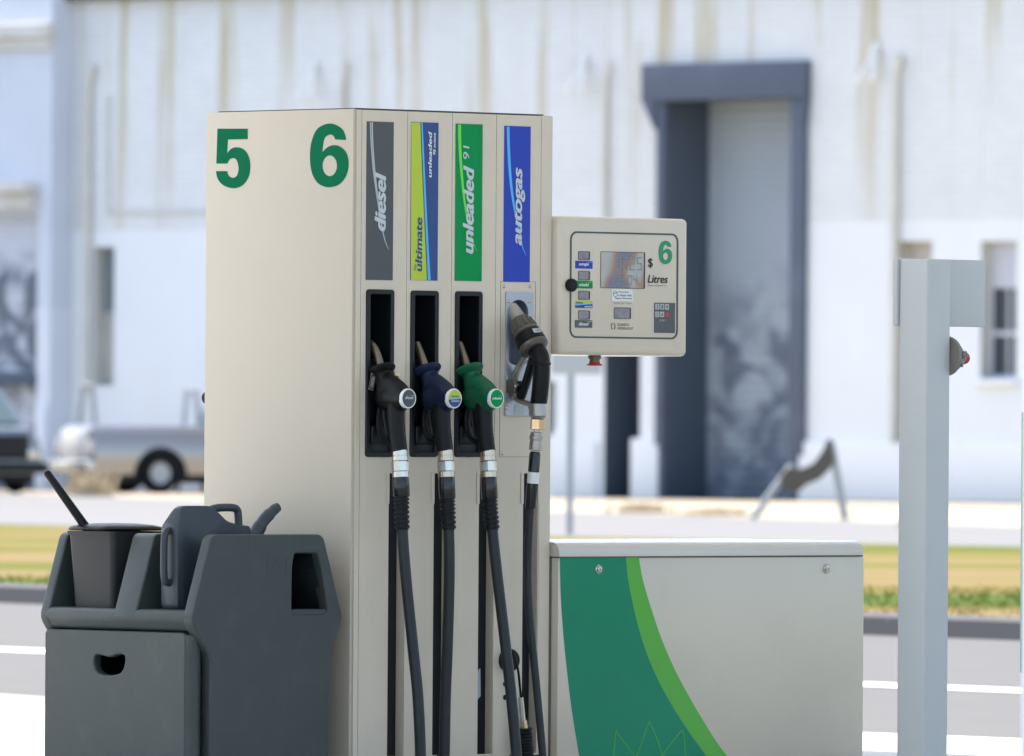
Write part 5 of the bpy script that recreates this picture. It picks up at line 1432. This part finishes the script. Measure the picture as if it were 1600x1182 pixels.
# ---- watering can in the near pocket
can = empty('watering_can', PF.M @ Vector((xl + 0.06, UE + 0.125, FLOOR)), PF.rz, 'slate plastic watering can with stubby spout in the right pocket of the bin unit', 'watering can')
cfr = Frame(*(PF.M @ Vector((xl + 0.06, UE + 0.125, 0)))[:2], PF.rz)
def cq(px, py, y=0.0): x, z = cfr.fy(px, py, y); return Vector((x, y, z - FLOOR))
DW = 0.088
prof = [cq(278, 962), cq(278, 825), cq(285, 790.5), cq(330, 790.5), cq(345, 803), cq(357, 815), cq(372, 819), cq(394, 822), cq(396, 836), cq(396, 880), cq(372, 962)]
prof = [(p_.x, max(p_.z, 0.0)) for p_ in prof]
prof = [(prof[0][0], 0.0)] + prof[1:-1] + [(prof[-1][0], 0.0)]
bm = bmesh.new()
def ringat(y, inset):
    cxm = sum(p_[0] for p_ in prof) / len(prof); czm = sum(p_[1] for p_ in prof) / len(prof)
    pp = rpoly(prof, 0.02, 4); out = []
    for a, b in pp:
        zsh = cq(278, 822).z; ztp = cq(278, 790).z; kk = min(1, max(0, (b - zsh) / (ztp - zsh)))
        out.append(bm.verts.new((cxm + (a - cxm) * (1 - inset * 1.2), y * (1 - 0.6 * kk), max(0, czm + (b - czm) * (1 - inset * 0.55)))))
    return out
rs = [ringat(-0.000, 0.10), ringat(0.006, 0.02), ringat(0.016, 0.0), ringat(DW - 0.012, 0.0), ringat(DW - 0.002, 0.03), ringat(DW + 0.004, 0.12)]
bm.faces.new(rs[0]); bm.faces.new(rs[-1][::-1])
for i in range(len(rs) - 1):
    n = len(rs[i])
    for k_ in range(n): bm.faces.new((rs[i][k_], rs[i][(k_ + 1) % n], rs[i + 1][(k_ + 1) % n], rs[i + 1][k_]))
link('can_body', bm_mesh(bm), 'can', can, 38)
yc = DW / 2
tube('spout', spline([cq(390, 845, yc), cq(400, 832, yc), cq(412, 813, yc), cq(428, 797, yc), cq(434, 793, yc)], 6), [0.026] * 4 + [0.023] * 6 + [0.020] * 6 + [0.017] * 4 + [0.015] * 5, 'can', can, 20, side=(0, 1, 0))
yh = 0.022
tube('handle', spline([cq(325, 798, yh), cq(340, 794, yh), cq(362, 793.5, yh), cq(370, 797, yh), cq(372, 806, yh), cq(373, 824, yh)], 6), 0.0125, 'can', can, 16)
# side grip: D shape standing off the small end face
gx = -0.004
def cs(px, py): y, z = cfr.fx(px, py, gx); return Vector((gx, y, z - FLOOR))
o1 = cq(279, 832, 0.03)
zt2, zb2 = cq(279, 829, 0).z, cq(279, 912, 0).z
xo = -0.030
tube('side_handle', spline([(0.01, 0.044, zt2 - 0.005), (-0.018, 0.04, zt2 - 0.002), (xo, 0.038, zt2 - 0.022), (xo - 0.002, 0.038, (zt2 + zb2) / 2), (xo, 0.038, zb2 + 0.022), (-0.018, 0.04, zb2 + 0.002), (0.01, 0.044, zb2 + 0.004)], 6), 0.0115, 'can', can, 14)

# ================================================================== POST at the right
PY = 31.6
pc = ray(1447, 700); px_ = pc.x / pc.y * PY
QF = Frame(px_, PY, PHI)
post = empty('post', QF.o, QF.rz, 'square pale blue-grey steel post with flat head plate at the right', 'post')
pw = QF.fy(1484, 700)[0]; pd = QF.fx(1403.5, 700)[0]; ph = QF.fy(1460, 405)[1]
bm = bmesh.new(); add_box(bm, (0, 0, 0), (pw, pd, ph), 0.006, 3); link('shaft', bm_mesh(bm), 'post', post, 35)
hx1 = QF.fy(1531, 460, pd * 0.55)[0]
zlo = QF.fy(1500, 511, pd * 0.55)[1]; zhi = QF.fy(1500, 406.5, pd * 0.55)[1]
box('head_plate', (pw + 0.0015, pd * 0.35, zlo), (hx1, pd * 0.35 + 0.03, zhi), 'post', post, 0.003)
yl, _ = QF.fx(1398.5, 460, 0.0)
box('back_plate', (-0.010, pd + 0.001, zlo), (pw - 0.002, max(yl, pd + 0.012), zhi + 0.004), 'post', post, 0.003)
# stop switch on the right face of the post
sy = 0.022
ax_, az_ = QF.fy(1486, 557, sy)
sw = axis_lathe('emergency_switch', [(0, 0.060), (0.008, 0.062), (0.014, 0.060), (0.017, 0.054), (0.028, 0.050), (0.031, 0.046), (0.038, 0.044), (0.056, 0.030), (0.066, 0.026), (0.070, 0.020)], (pw, sy, az_), (1, 0, -0.06), 'alarm', post, 40)
axis_lathe('button', [(0.068, 0.019), (0.084, 0.020), (0.093, 0.016), (0.096, 0.001)], (pw, sy, az_), (1, 0, -0.06), 'red', sw, 28)
axis_lathe('conduit_port', [(0, 0.012), (0.022, 0.012), (0.022, 0.007), (0.018, 0.006)], (pw + 0.020, sy - 0.042, az_ + 0.004), (0.45, -1, 0), 'alarm', sw, 20)
axis_lathe('conduit_port', [(0, 0.006), (0.014, 0.006), (0.015, 0.003)], (pw + 0.018, sy - 0.040, az_ - 0.028), (0.45, -1, 0), 'alarm', sw, 14)

# green-edged panel cut by the right edge of the frame
gx_ = ray(1598.2, 850); gX = gx_.x / gx_.y * 32.5
gp_ = empty('green_panel', (gX, 32.5, 0), R(8), 'upright green panel barely entering at the right edge', 'panel')
z1_ = EYE.z + ray(1598, 644).z / ray(1598, 644).y * 32.5; z0_ = EYE.z + ray(1598, 1052).z / ray(1598, 1052).y * 32.5
box('board', (0, 0, z0_), (0.45, 0.04, z1_), 'sign_green', gp_, 0.004)
box('leg', (0.05, 0.005, 0.0), (0.09, 0.035, z0_ - 0.001), 'post', gp_); box('leg', (0.36, 0.005, 0.0), (0.40, 0.035, z0_ - 0.001), 'post', gp_)

# ================================================================== CANOPY (above and outside the frame, shades the pumps)
cn = empty('canopy', (PF.o[0], PF.o[1], 0), PF.rz, 'white flat forecourt canopy on square columns above the pump', 'canopy')
box('roof', (-7.5, -9.0, 4.5), (6.0, 4.6, 5.1), 'canopy', cn, 0.02)
for a, b in ((-6.6, 2.2), (4.9, -2.2), (-4.6, -7.6)): box('column', (a - 0.12, b - 0.12, 0), (a + 0.12, b + 0.12, 4.499), 'canopy', cn, 0.01)
